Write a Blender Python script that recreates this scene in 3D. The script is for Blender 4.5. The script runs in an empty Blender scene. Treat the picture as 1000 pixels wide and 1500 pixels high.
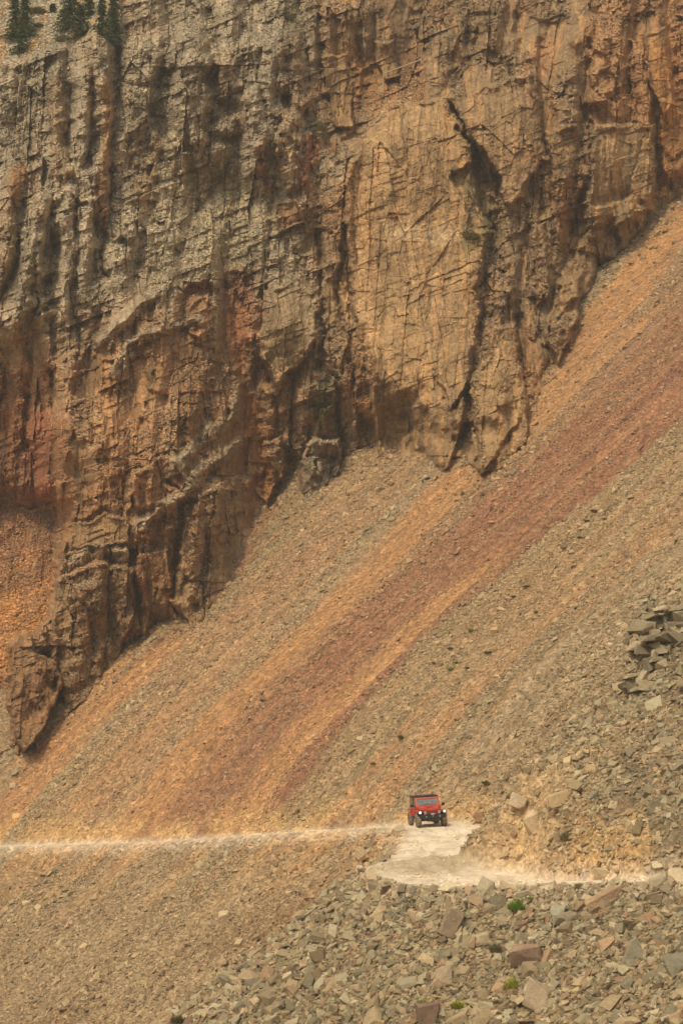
import bpy, bmesh, math, random
import numpy as np
from mathutils import Vector, Matrix

C = bpy.context.scene.collection
sc = bpy.context.scene
random.seed(7)
RNG = np.random.default_rng(11)
R = math.radians

# ------------------------------------------------------------------ camera, sky, sun
F = 4167.0                       # focal length in photo pixels (photo 1000 x 1500)
PITCH = math.atan(250.0 / F)     # horizon at photo row 1000
cam = bpy.data.cameras.new('camera')
cam.sensor_fit = 'VERTICAL'
cam.sensor_height = 36.0
cam.lens = F / 1500.0 * 36.0
cam.clip_start = 1.0
cam.clip_end = 5000.0
cam_o = bpy.data.objects.new('camera', cam)
C.objects.link(cam_o)
cam_o.location = (0, 0, 0)
cam_o.rotation_euler = (math.pi / 2 + PITCH, 0, 0)
sc.camera = cam_o

TO_SUN = Vector((-0.31, -0.52, 0.80)).normalized()
SUN_EL = math.asin(TO_SUN.z)
SUN_AZ = math.atan2(TO_SUN.x, TO_SUN.y)
world = bpy.data.worlds.new('World')
sc.world = world
world.use_nodes = True
wn = world.node_tree
bg = wn.nodes['Background']
sky = wn.nodes.new('ShaderNodeTexSky')
sky.sky_type = 'NISHITA'
sky.sun_disc = False
sky.sun_elevation = SUN_EL
sky.sun_rotation = SUN_AZ
sky.dust_density = 5.0
hs = wn.nodes.new('ShaderNodeHueSaturation')       # thin overcast: whitish sky
hs.inputs['Saturation'].default_value = 0.12
wn.links.new(sky.outputs[0], hs.inputs['Color'])
wn.links.new(hs.outputs[0], bg.inputs[0])
bg.inputs[1].default_value = 0.15

sun = bpy.data.lights.new('sun', 'SUN')
sun.energy = 2.1
sun.angle = R(3)
sun.color = (1.0, 0.86, 0.58)
sun_o = bpy.data.objects.new('sun', sun)
C.objects.link(sun_o)
sun_o.rotation_euler = TO_SUN.to_track_quat('Z', 'Y').to_euler()
sc.view_settings.view_transform = 'Standard'
sc.view_settings.look = 'None'
sc.view_settings.exposure = -0.06
sc.view_settings.gamma = 1.0

# ------------------------------------------------------------------ helpers
cp, sp = math.cos(PITCH), math.sin(PITCH)


def ray(px, py):
    """direction with y component 1 through a photo pixel"""
    a = (np.asarray(px, float) - 500.0) / F
    b = (750.0 - np.asarray(py, float)) / F
    dy = cp - b * sp
    dz = sp + b * cp
    return a / dy, dz / dy


def proj(x, y, z):
    f = y * cp + z * sp
    u = -y * sp + z * cp
    return 500.0 + F * x / f, 750.0 - F * u / f


def hsh(ix, iy, seed):
    h = (ix.astype(np.int64) * 374761393 + iy.astype(np.int64) * 668265263 + seed * 2246822519) & 0xFFFFFFFF
    h = ((h ^ (h >> 13)) * 1274126177) & 0xFFFFFFFF
    h = ((h ^ (h >> 16)) * 2654435761) & 0xFFFFFFFF
    return ((h ^ (h >> 15)) & 0xFFFFFF).astype(np.float32) / np.float32(0xFFFFFF)


def vn(x, y, seed=0):
    ix = np.floor(x); iy = np.floor(y)
    fx = (x - ix).astype(np.float32); fy = (y - iy).astype(np.float32)
    fx = fx * fx * fx * (fx * (fx * 6 - 15) + 10); fy = fy * fy * fy * (fy * (fy * 6 - 15) + 10)
    a = hsh(ix, iy, seed); b = hsh(ix + 1, iy, seed)
    c = hsh(ix, iy + 1, seed); d = hsh(ix + 1, iy + 1, seed)
    return (a + (b - a) * fx + (c - a) * fy + (a - b - c + d) * fx * fy) * 2 - 1


def fbm(x, y, seed=0, octv=4, gain=0.5):
    s = 0; amp = 1.0; tot = 0
    for o in range(octv):
        s = s + amp * vn(x, y, seed + o * 17); tot += amp
        x = x * 2.03 + 13.7; y = y * 2.03 + 7.1; amp *= gain
    return s / tot


def voro(x, y, seed=0):
    """F1, F2, two cell randoms, offset to the cell point"""
    ix = np.floor(x); iy = np.floor(y)
    f1 = np.full(x.shape, 9.0, np.float32); f2 = f1.copy()
    r1 = np.zeros(x.shape, np.float32); r2 = r1.copy(); r3 = r1.copy(); ox = r1.copy(); oy = r1.copy()
    for j in (-1, 0, 1):
        for i in (-1, 0, 1):
            cx = ix + i; cy = iy + j
            ha = hsh(cx, cy, seed); hb = hsh(cx, cy, seed + 5)
            dx = (cx + 0.1 + 0.8 * ha - x).astype(np.float32); dy = (cy + 0.1 + 0.8 * hb - y).astype(np.float32)
            d = np.sqrt(dx * dx + dy * dy)
            m = d < f1
            f2 = np.where(m, f1, np.minimum(f2, d))
            f1 = np.where(m, d, f1)
            ox = np.where(m, dx, ox); oy = np.where(m, dy, oy)
            hc = hsh(cx, cy, seed + 9)
            r1 = np.where(m, hc, r1); r2 = np.where(m, ha, r2); r3 = np.where(m, hb, r3)
    return f1, f2, r1, r2, r3, ox, oy


def facet(x, y, seed, tilt=0.8, k=1.0):
    """upper envelope of randomly tilted planes: continuous, angular, blocky; also the winning cell's random"""
    ix = np.floor(x); iy = np.floor(y)
    best = np.full(x.shape, -9.0, np.float32); sec = best.copy(); rid = np.zeros(x.shape, np.float32)
    for j in (-1, 0, 1):
        for i in (-1, 0, 1):
            cx = ix + i; cy = iy + j
            ha = hsh(cx, cy, seed); hb = hsh(cx, cy, seed + 5)
            dx = (x - cx - 0.1 - 0.8 * ha).astype(np.float32); dy = (y - cy - 0.1 - 0.8 * hb).astype(np.float32)
            hc = hsh(cx, cy, seed + 9); gx_ = (hsh(cx, cy, seed + 11) - 0.5) * 2 * tilt; gy_ = (hsh(cx, cy, seed + 13) - 0.5) * 2 * tilt
            v = 0.8 * hc + gx_ * dx + gy_ * dy - k * np.maximum(np.abs(dx), np.abs(dy)) - 0.45 * k * (dx * dx + dy * dy)
            m = v > best
            sec = np.where(m, best, np.maximum(sec, v)); best = np.where(m, v, best); rid = np.where(m, hc, rid)
    return best, best - sec, rid


def sstep(a, b, x):
    t = np.clip((x - a) / (b - a), 0, 1)
    return t * t * (3 - 2 * t)


def poly_sd(px, py, pts):
    """signed distance to a polygon, positive inside"""
    n = len(pts); d = np.full(px.shape, 1e9); ins = np.zeros(px.shape, bool)
    for i in range(n):
        x0, y0 = pts[i]; x1, y1 = pts[(i + 1) % n]
        ex, ey = x1 - x0, y1 - y0
        t = np.clip(((px - x0) * ex + (py - y0) * ey) / (ex * ex + ey * ey + 1e-9), 0, 1)
        d = np.minimum(d, (px - x0 - t * ex) ** 2 + (py - y0 - t * ey) ** 2)
        c = ((y0 > py) != (y1 > py)) & (px < (x1 - x0) * (py - y0) / (y1 - y0 + 1e-12) + x0)
        ins ^= c
    d = np.sqrt(d)
    return np.where(ins, d, -d)


def line_d(px, py, pts):
    d = np.full(px.shape, 1e9); par = np.zeros(px.shape); n = len(pts) - 1
    for i in range(n):
        x0, y0 = pts[i][:2]; x1, y1 = pts[i + 1][:2]
        ex, ey = x1 - x0, y1 - y0
        t = np.clip(((px - x0) * ex + (py - y0) * ey) / (ex * ex + ey * ey + 1e-9), 0, 1)
        q = (px - x0 - t * ex) ** 2 + (py - y0 - t * ey) ** 2
        m = q < d
        d = np.where(m, q, d); par = np.where(m, i + t, par)
    return np.sqrt(d), par


def lerp(a, b, t):
    return a + (b - a) * t[..., None]


def link_mesh(name, verts, faces, mat, parent=None, col=None, smooth=False):
    """verts (n,3) array, faces (m,3|4) array"""
    me = bpy.data.meshes.new(name)
    verts = np.ascontiguousarray(verts, np.float32); faces = np.ascontiguousarray(faces, np.int32)
    k = faces.shape[1]; m = len(faces)
    me.vertices.add(len(verts)); me.vertices.foreach_set('co', verts.ravel())
    me.loops.add(m * k); me.loops.foreach_set('vertex_index', faces.ravel())
    me.polygons.add(m); me.polygons.foreach_set('loop_start', np.arange(0, m * k, k, dtype=np.int32))
    me.polygons.foreach_set('use_smooth', np.full(m, smooth))
    if col is not None:
        at = me.attributes.new('col', 'FLOAT_COLOR', 'POINT')
        c4 = np.ones((len(verts), 4), np.float32); c4[:, :col.shape[1]] = col
        at.data.foreach_set('color', c4.ravel())
    me.update(calc_edges=True)
    if mat: me.materials.append(mat)
    o = bpy.data.objects.new(name, me)
    C.objects.link(o)
    if parent: o.parent = parent
    return o


def grid_faces(nr, nc, keep=None):
    i = np.arange(nr * nc).reshape(nr, nc)
    f = np.stack([i[:-1, :-1], i[1:, :-1], i[1:, 1:], i[:-1, 1:]], -1)
    if keep is not None: return f[keep]
    return f.reshape(-1, 4)


def compact(verts, faces, col):
    used = np.zeros(len(verts), bool); used[faces.ravel()] = True
    idx = np.cumsum(used) - 1
    return verts[used], idx[faces], col[used]


def tag(o, label=None, cat=None, group=None, kind=None):
    if label: o['label'] = label
    if cat: o['category'] = cat
    if group: o['group'] = group
    if kind: o['kind'] = kind
    return o


# ------------------------------------------------------------------ materials
def principled(name):
    m = bpy.data.materials.new(name); m.use_nodes = True
    return m, m.node_tree, m.node_tree.nodes['Principled BSDF']


def ground_mat(name, scales, amp, bump, rough=0.92, source='col', pebble=None):
    """stone albedo from the mineral-colour attribute (or object colour) times fine noise, with bump"""
    m, nt, bs = principled(name)
    bs.inputs['Roughness'].default_value = rough
    bs.inputs['Specular IOR Level'].default_value = 0.2
    if source == 'col':
        a = nt.nodes.new('ShaderNodeAttribute'); a.attribute_name = 'col'
        tc = nt.nodes.new('ShaderNodeNewGeometry').outputs['Position']
    else:
        a = nt.nodes.new('ShaderNodeObjectInfo')
        tc = nt.nodes.new('ShaderNodeNewGeometry').outputs['Position']
    last = a.outputs['Color']; hsum = None
    for s in scales:
        n = nt.nodes.new('ShaderNodeTexNoise'); n.inputs['Scale'].default_value = s
        n.inputs['Detail'].default_value = 5; n.inputs['Roughness'].default_value = 0.65
        nt.links.new(tc, n.inputs['Vector'])
        mr = nt.nodes.new('ShaderNodeMapRange')
        mr.inputs[1].default_value = 0.3; mr.inputs[2].default_value = 0.7
        mr.inputs[3].default_value = 1 - amp; mr.inputs[4].default_value = 1 + amp
        nt.links.new(n.outputs['Fac'], mr.inputs[0])
        mx = nt.nodes.new('ShaderNodeMix'); mx.data_type = 'RGBA'; mx.blend_type = 'MULTIPLY'
        mx.inputs[0].default_value = 1.0; mx.clamp_result = False
        nt.links.new(last, mx.inputs[6]); nt.links.new(mr.outputs[0], mx.inputs[7])
        last = mx.outputs[2]; hsum = n.outputs['Fac']
    if pebble:
        for ps, pa in pebble:
            v = nt.nodes.new('ShaderNodeTexVoronoi'); v.inputs['Scale'].default_value = ps
            nt.links.new(tc, v.inputs['Vector'])
            sx = nt.nodes.new('ShaderNodeSeparateColor'); nt.links.new(v.outputs['Color'], sx.inputs[0])
            mr = nt.nodes.new('ShaderNodeMapRange'); mr.inputs[3].default_value = 1 - pa; mr.inputs[4].default_value = 1 + pa
            nt.links.new(sx.outputs[0], mr.inputs[0])
            mx = nt.nodes.new('ShaderNodeMix'); mx.data_type = 'RGBA'; mx.blend_type = 'MULTIPLY'
            nt.links.new(a.outputs['Alpha'], mx.inputs[0])
            nt.links.new(last, mx.inputs[6]); nt.links.new(mr.outputs[0], mx.inputs[7])
            last = mx.outputs[2]; hsum = sx.outputs[1]
    nt.links.new(last, bs.inputs['Base Color'])
    b = nt.nodes.new('ShaderNodeBump'); b.inputs['Strength'].default_value = bump; b.inputs['Distance'].default_value = 0.12
    nt.links.new(hsum, b.inputs['Height']); nt.links.new(b.outputs[0], bs.inputs['Normal'])
    return m


def plain(name, col, rough=0.6, metal=0.0, noise=0.15, scale=8.0, spec=0.4, emit=None, dust=None):
    m, nt, bs = principled(name)
    bs.inputs['Roughness'].default_value = rough; bs.inputs['Metallic'].default_value = metal
    bs.inputs['Specular IOR Level'].default_value = spec
    tc = nt.nodes.new('ShaderNodeTexCoord')
    n = nt.nodes.new('ShaderNodeTexNoise'); n.inputs['Scale'].default_value = scale; n.inputs['Detail'].default_value = 4
    nt.links.new(tc.outputs['Object'], n.inputs['Vector'])
    r = nt.nodes.new('ShaderNodeValToRGB')
    r.color_ramp.elements[0].position = 0.35; r.color_ramp.elements[1].position = 0.7
    r.color_ramp.elements[0].color = [c * (1 - noise) for c in col] + [1]
    r.color_ramp.elements[1].color = ([c * (1 + noise) for c in col] if dust is None else list(dust)) + [1]
    nt.links.new(n.outputs['Fac'], r.inputs[0]); nt.links.new(r.outputs[0], bs.inputs['Base Color'])
    if emit:
        bs.inputs['Emission Color'].default_value = (*emit[:3], 1); bs.inputs['Emission Strength'].default_value = emit[3]
    return m


M_GROUND = ground_mat('scree_ground', (0.9, 4.0), 0.14, 0.9, pebble=((3.2, 0.26), (7.0, 0.32)))
M_CLIFF = ground_mat('cliff_rock', (0.5, 3.0), 0.17, 0.8, pebble=((2.4, 0.13), (5.5, 0.20)))
M_STONE = ground_mat('loose_stone', (6.0,), 0.18, 0.5)
M_ROCK = ground_mat('boulder_stone', (1.3, 5.0), 0.16, 0.6, source='obj')

# ------------------------------------------------------------------ terrain: the scree slope with its road bench
GA, GB, GC = 0.6, 0.45, -90.6        # scree plane z = GA x + GB y + GC


def plane_depth(px, py):
    rx, rz = ray(px, py)
    return -GC / (GB + GA * rx - rz)


def at(px, py, Y=None):
    rx, rz = ray(px, py)
    if Y is None: Y = plane_depth(px, py)
    return np.array([rx * Y, Y + 0 * rx, rz * Y])


def wt(x, y):
    return -0.6 * x + 0.8 * y, 0.8 * x + 0.6 * y      # along the contour (far-left), uphill


def shoulder(w):
    return 5.2 * sstep(136, 119, w)


def at_s(px, py):
    rx, rz = ray(px, py); Y = plane_depth(px, py)
    for _ in range(30):
        w, _t0 = wt(rx * Y, Y); Y = 0.5 * Y + 0.5 * (-GC - shoulder(w)) / (GB + GA * rx - rz)
    return np.array([rx * Y, Y + 0 * rx, rz * Y])


# road centre line: photo pixel, distance (None = on the scree plane), half width in metres
ROAD = [(-420, 1262, None, 1.9), (-150, 1248, None, 1.9), (0, 1239, None, 2.7), (130, 1237, None, 2.7), (260, 1232, None, 2.6), (400, 1223, None, 2.5),
        (520, 1213, None, 2.2), (622, 1206, 175.5, 2.7), (662, 1220, 171.5, 2.7), (642, 1246, 166, 2.0),
        (634, 1277, 160.5, 4.3), (700, 1295, 155.5, 4.2), (790, 1294, 152, 2.9), (900, 1291, 148.5, 1.6), (1000, 1288, 146, 1.3), (1200, 1284, 141, 1.8)]
road_pts = [tuple(at(p[0], p[1], p[2])) + (p[3],) for p in ROAD]
# smooth the polyline
_rp = np.array(road_pts)
_t = np.linspace(0, len(_rp) - 1, 90)
_rs = np.stack([np.interp(_t, np.arange(len(_rp)), _rp[:, k]) for k in range(4)], -1)
for _ in range(4):
    _rs[1:-1] = 0.25 * _rs[:-2] + 0.5 * _rs[1:-1] + 0.25 * _rs[2:]
ROADS = _rs


def road_at(x, y):
    d, par = line_d(x, y, ROADS[:, :2])
    k = np.arange(len(ROADS))
    return d, np.interp(par, k, ROADS[:, 2]), np.interp(par, k, ROADS[:, 3])


# bands of scree: photo polyline, half width px, colour, strength, roughness of stones (0 fine .. 1 coarse)
OR = (0.40, 0.215, 0.088); OR2 = (0.38, 0.21, 0.09); RED = (0.25, 0.125, 0.068); GREY = (0.285, 0.205, 0.108); TAN = (0.32, 0.205, 0.105); BRN = (0.26, 0.16, 0.085)
BANDS = [
    ([(480, 680), (330, 850), (200, 1010), (60, 1180)], 42, GREY, 0.9, 1.0),
    ([(600, 650), (480, 780), (330, 950), (210, 1070), (110, 1190)], 36, TAN, 0.8, 0.5),
    ([(410, 700), (345, 830), (280, 905), (200, 985), (100, 1085)], 13, RED, 0.7, 0.3),
    ([(215, 925), (140, 1000), (80, 1070)], 11, OR, 0.9, 0.1),
    ([(230, 965), (130, 1055), (60, 1120), (0, 1180), (-80, 1250)], 17, OR, 1.0, 0.1),
    ([(1060, 250), (960, 370), (900, 440), (800, 560), (720, 650), (620, 765), (520, 865), (400, 985), (300, 1080), (200, 1180)], 27, OR, 1.0, 0.1),
    ([(560, 850), (450, 960), (330, 1080), (240, 1180)], 13, OR2, 0.8, 0.2),
    ([(1060, 330), (960, 440), (840, 570), (700, 730), (560, 870), (420, 1010), (250, 1200)], 20, BRN, 0.9, 0.9),
    ([(930, 470), (860, 540), (800, 605), (740, 665)], 11, OR2, 0.9, 0.1),
    ([(1090, 420), (1010, 510), (860, 675), (710, 808), (568, 935), (436, 1058), (345, 1155)], 72, (0.235, 0.108, 0.058), 1.0, 0.45),
    ([(690, 845), (600, 925), (500, 1020), (400, 1110), (320, 1200)], 15, OR2, 0.9, 0.1),
    ([(1060, 580), (920, 710), (800, 810), (660, 930), (540, 1060), (420, 1180)], 26, GREY, 0.85, 0.9),
    ([(1040, 640), (900, 770), (760, 890), (640, 1010), (520, 1130)], 34, (0.29, 0.205, 0.105), 0.9, 0.5),
    ([(960, 790), (860, 850), (760, 940), (640, 1060), (510, 1180)], 20, TAN, 0.9, 0.3),
    ([(640, 1060), (560, 1130), (500, 1190)], 8, OR2, 0.6, 0.1),
]
BW = []
for pts, hw, col, st, rg in BANDS:
    P = np.array([at_s(*p) for p in pts]); w, t = wt(P[:, 0], P[:, 1])
    wp, _ = wt(*at_s(pts[len(pts) // 2][0] + hw * 0.75, pts[len(pts) // 2][1] + hw * 0.66)[:2])
    hwm = abs(w[len(pts) // 2] - wp)
    o = np.argsort(t)
    BW.append((t[o], w[o], hwm, np.array(col), st, rg))


def bands(x, y):
    """mineral colour and coarseness of the scree at a ground point"""
    w, t = wt(x, y)
    col = np.empty(x.shape + (3,)); col[:] = (0.275, 0.205, 0.115)
    rg = np.full(x.shape, 0.75)
    wv = w + 0.75 * fbm(w * 0.5, t * 0.05, 3, 4) + 0.75 * fbm(w * 0.6, t * 0.25, 31, 4)
    for tt, ww, hw, c, st, r in BW:
        wc = np.interp(t, tt, ww)
        d = np.abs(wv - wc) / hw
        m = st * np.clip(1.25 * (1 - sstep(0.55, 1.25, d)), 0, 1) * sstep(tt[0] - 6, tt[0] + 1, t) * sstep(tt[-1] + 5, tt[-1] - 1, t)
        m = np.clip(m * (1 + 0.5 * fbm(w * 1.3 + r * 9, t * 0.3, 33, 3)), 0, 1)
        col = lerp(col, c, m); rg = rg + (r - rg) * m
    # thin streaks along the fall line
    s1 = fbm(w * 1.6, t * 0.06, 51, 4)
    col = col * (1 + 0.30 * s1)[..., None]
    s2 = sstep(0.12, 0.5, fbm(w * 0.9, t * 0.035, 77, 3))
    col = lerp(col, np.array(OR2), 0.35 * s2)
    rg = np.clip(rg - 0.35 * s2, 0, 1)
    for k_, (fr_, th_, c_, a_) in enumerate(((1.5, 0.12, OR, 0.55), (2.6, 0.15, RED, 0.55), (2.1, 0.18, BRN, 0.6), (3.4, 0.16, OR2, 0.5), (1.1, 0.15, TAN, 0.5), (0.7, 0.10, (0.33, 0.165, 0.08), 0.45))):
        sm_ = sstep(th_, th_ + 0.22, fbm(w * fr_ + 1.5 * vn(w * 0.3, t * 0.05, 60 + k_), t * 0.045, 80 + 7 * k_, 3)) * (0.5 + 0.5 * vn(w * 0.4, t * 0.08, 66 + k_))
        col = lerp(col, np.array(c_), a_ * (1.15 - 0.75 * rg) * np.clip(sm_, 0, 1))
    return col, rg


def bump_at(x, y, px, py, Y, rw, rt, amp):
    c = at(px, py, Y); w, t = wt(x, y); cw, ct = wt(c[0], c[1])
    return amp * np.exp(-0.5 * (((w - cw) / rw) ** 2 + ((t - ct) / rt) ** 2))


OUTC = [wt(*at_s(*p)[:2]) for p in [(920, 985), (930, 950), (960, 930), (1010, 910), (1120, 880), (1120, 1010), (1010, 1015), (965, 1015)]]
OUTC_T = min(p[1] for p in OUTC)

NOSE = [wt(*at_s(*p)[:2]) for p in [(712, 1250), (738, 1205), (765, 1180), (840, 1175), (860, 1210), (840, 1245), (790, 1262)]]


def terrain(x, y):
    """height, colour, coarseness, road mask"""
    w, t = wt(x, y)
    col, rg = bands(x, y)
    sh = sstep(136, 124, w)
    z = GA * x + GB * y + GC + shoulder(w)
    z = z + 0.5 * fbm(w * 0.10, t * 0.03, 5, 3) + 0.30 * fbm(w * 0.5, t * 0.06, 6, 3)
    z = z + 0.35 * (rg - 0.5)
    z = z + (0.10 + 0.2 * rg + 0.25 * sh) * fbm(x * 0.9, y * 0.9, 8, 4) + (0.05 + 0.10 * rg) * fbm(x * 4.1, y * 4.1, 9, 2)
    # rocky nose the road cuts through, and the ledge outcrop high on the right
    z = z + bump_at(x, y, 770, 1195, 160, 2.4, 4.5, 1.5)
    f1, f2, r1, r2, r3, ox, oy = voro(x * 0.55 + 0.2 * fbm(x, y, 14, 2), y * 0.3, 90)
    sd = poly_sd(w + 0.5 * fbm(x * 0.8, y * 0.8, 15, 3), t + 0.5 * fbm(x * 0.8, y * 0.8, 16, 3), OUTC)
    oc = sstep(-0.2, 0.15, sd) * (1.2 + 0.8 * r1) + (1.0 + 0.6 * r3) * sstep(0.5, 0.75, sd + 0.9 * (r2 - 0.5)) + 1.0 * sstep(1.4, 1.7, sd + 0.6 * r3)
    ocf = sstep(12, 1, t - OUTC_T)
    z = z + 0.25 * oc * ocf
    nd = poly_sd(w + 0.5 * fbm(x * 0.8, y * 0.8, 17, 3), t + 0.5 * fbm(x * 0.8, y * 0.8, 18, 3), NOSE)
    z = z + sstep(-0.3, 0.3, nd) * (0.3 + 1.2 * r1) + 0.9 * sstep(0.9, 1.3, nd + 0.5 * r2)
    # shape the bench
    d, zr, hw = road_at(x, y)
    nat = z
    e = d - hw * (1 + 0.16 * fbm(x * 0.25, y * 0.25, 21, 3)) + 0.45 * fbm(x * 0.9, y * 0.9, 22, 3)
    e = e + 2.8 * bump_at(x, y, 728, 1240, 164, 1.8, 2.2, 1.0)
    ep = np.maximum(e, 0)
    lo = zr - 0.72 * ep; hi = zr + (0.95 + 1.5 * sstep(132.5, 129.5, w)) * ep
    z = np.clip(z, lo, hi)
    rm = sstep(0.6, -0.5, e)
    berm = np.exp(-0.5 * ((e - 0.5) / 0.45) ** 2) * (nat < zr) * 0.10
    z = z + berm * (0.6 + 0.6 * fbm(x * 0.5, y * 0.5, 23, 2))
    hum = bump_at(x, y, 610, 1272, 160.5, 1.6, 2.2, 1.0) + bump_at(x, y, 655, 1266, 162, 1.0, 1.6, 0.7)
    z = z + 0.55 * hum * (0.7 + 0.6 * fbm(x * 1.2, y * 1.2, 25, 3))
    ruts = 0.035 * fbm(x * 1.4, y * 1.4, 24, 3) - 0.05 * np.exp(-0.5 * ((np.abs(d) - 0.8) / 0.25) ** 2)
    z = z + rm * ruts
    z = z + 0.085 * (x - 5.3) * np.exp(-((x - 5.3) ** 2 + (y - 175.5) ** 2) / 12.0)
    # colours: fill below the road, cut face, road dust
    below = (nat < zr) & (e > 0)
    lowz = sstep(0, 5, zr - z) * (z < zr)
    wv = fbm(w * 0.5, t * 0.05, 41, 4)
    gravel = np.empty(col.shape); gravel[:] = (0.265, 0.185, 0.10)
    gravel = lerp(gravel, np.array((0.22, 0.14, 0.07)), sstep(-0.15, 0.4, fbm(w * 0.12 + 3, t * 0.10, 43, 3)))
    gravel = lerp(gravel, np.array((0.32, 0.23, 0.125)), sstep(0.0, 0.4, fbm(w * 0.35, t * 0.2, 44, 3)))
    col = lerp(col, gravel, lowz * 0.85)
    rg = rg + (1.0 - rg) * 0.85 * lowz
    spill = below * np.exp(-np.maximum(zr - z, 0) / 2.2) * sstep(-0.15, 0.35, fbm(w * 0.45, t * 0.06, 45, 3)) * (1 - sh)
    col = lerp(col, np.array((0.45, 0.25, 0.095)), 0.85 * spill)
    rg = rg * (1 - 0.7 * spill)
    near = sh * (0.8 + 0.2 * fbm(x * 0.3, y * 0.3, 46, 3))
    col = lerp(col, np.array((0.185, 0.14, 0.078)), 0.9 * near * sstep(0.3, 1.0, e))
    cut = (nat > zr) * np.exp(-0.5 * ((e - 0.6) / 0.9) ** 2) * sstep(0.02, 0.3, nat - zr)
    col = lerp(col, np.array((0.50, 0.315, 0.13)), 0.75 * cut * sstep(-0.3, 0.2, fbm(x * 0.4, y * 0.4, 47, 3)))
    col = lerp(col, np.array((0.19, 0.14, 0.075)) * (0.8 + 0.5 * r2)[..., None], 0.9 * sstep(-0.6, 0.0, sd) * (ocf > 0.2))
    nose = np.clip(bump_at(x, y, 770, 1200, 160, 2.6, 3.5, 1.0), 0, 1)
    col = lerp(col, np.array((0.50, 0.35, 0.18)), 0.8 * nose * (z > zr))
    road = np.empty(col.shape); road[:] = (0.74, 0.63, 0.46)
    road = road * (1 + 0.10 * fbm(x * 0.8, y * 0.8, 48, 4))[..., None]
    road = lerp(road, np.array((0.40, 0.32, 0.20)), 0.45 * sstep(0.05, 0.45, fbm(x * 1.6, y * 0.8, 49, 4)))
    road = lerp(road, np.array((0.36, 0.28, 0.16)), 0.75 * np.clip(hum * 1.4, 0, 1))
    dust = sstep(1.6, -0.2, e) * 0.45
    col = lerp(col, road, np.maximum(rm, dust * (1 - cut)))
    return z, np.clip(col * np.array((0.99, 0.92, 0.86)), 0.02, 0.9), rg, rm, e, sstep(-0.2, 0.3, sd) * (ocf > 0.8)


def axis(lo, hi, step, far_lo, far_hi):
    a = np.arange(lo, hi, step)
    left = []; s = step; v = lo
    while v > far_lo:
        s *= 1.25; v -= s; left.append(v)
    right = []; s = step; v = a[-1]
    while v < far_hi:
        s *= 1.25; v += s; right.append(v)
    return np.concatenate([left[::-1], a, right])


gx = axis(-37, 37, 0.11, -500, 500)
gy = axis(122, 285, 0.14, -60, 700)
GX, GY = np.meshgrid(gx, gy)
TZ, TC, TR, TRM, TE, TOC = terrain(GX, GY)
TZ = np.clip(TZ, -110, 150)
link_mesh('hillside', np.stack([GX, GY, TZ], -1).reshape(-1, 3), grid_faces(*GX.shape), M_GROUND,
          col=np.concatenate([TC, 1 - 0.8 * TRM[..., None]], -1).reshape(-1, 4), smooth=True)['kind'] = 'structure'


def samp(grid, x, y):
    i = np.clip(np.searchsorted(gx, x) - 1, 0, len(gx) - 2); j = np.clip(np.searchsorted(gy, y) - 1, 0, len(gy) - 2)
    fx = (x - gx[i]) / (gx[i + 1] - gx[i]); fy = (y - gy[j]) / (gy[j + 1] - gy[j])
    if grid.ndim == 3: fx = fx[..., None]; fy = fy[..., None]
    return (grid[j, i] * (1 - fx) + grid[j, i + 1] * fx) * (1 - fy) + (grid[j + 1, i] * (1 - fx) + grid[j + 1, i + 1] * fx) * fy


# ------------------------------------------------------------------ cliff
def cliff_base(px, py):
    rx, rz = ray(px, py)
    return 229.0 / (1 - 0.12 * rx - 0.42 * rz)


FOOT = [(-250, 1330), (-60, 1140), (20, 1088), (60, 1052), (105, 1010), (150, 965), (205, 922), (265, 902), (300, 880), (335, 830), (365, 770), (400, 712),
        (440, 690), (480, 668), (540, 655), (600, 632), (650, 640), (690, 662), (720, 640), (770, 590), (790, 555), (830, 490), (870, 408),
        (895, 375), (925, 350), (960, 315), (1000, 280), (1060, 210), (1200, 60)]
ctl = []
for p in FOOT:
    if -70 < p[0] < 1100: ctl.append((p[0], p[1], float(cliff_base(*p) - plane_depth(*p))))
ctl += [(0, 150, 0), (90, 150, 0.5), (160, 120, 1), (60, 400, 0), (-100, 300, 0), (-100, 560, -11), (230, 220, -1.5), (210, 60, 0), (280, 120, 0.5),
        (330, 290, -4), (290, 370, -1.5), (360, 60, 0), (400, 200, -0.5), (450, 330, -1.5), (430, 60, -1), (540, 60, -5), (520, 140, -5), (600, 60, -6),
        (700, 40, -5), (560, 180, 0.5), (600, 300, 1), (680, 250, 1), (600, 480, 1.5), (560, 560, 1), (740, 200, 0), (760, 330, 0), (720, 430, 2),
        (840, 120, -2), (900, 240, -2.5), (800, 400, 0), (960, 120, -5), (860, 20, -4), (1080, 60, -10), (420, 470, 0.5), (350, 440, -5), (360, 520, -6), (370, 620, -9),
        (200, 450, 1), (120, 520, 0.5), (200, 600, 2.5), (280, 600, 1.5), (300, 720, 1), (180, 760, 1.5), (110, 860, -1), (220, 860, -1),
        (40, 560, -8), (50, 700, -14), (0, 700, -16), (0, 600, -13), (40, 620, -12), (0, 500, -6), (60, 500, -2.5), (-100, 700, -16), (85, 560, -2), (100, 660, 1.5), (480, 570, -2), (480, 450, -2), (660, 570, 4), (740, 520, 4), (300, 480, -1), (500, -100, -6), (0, -150, 0), (1000, -150, -10), (250, -150, -2)]
ctl = np.array(ctl, float)


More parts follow.
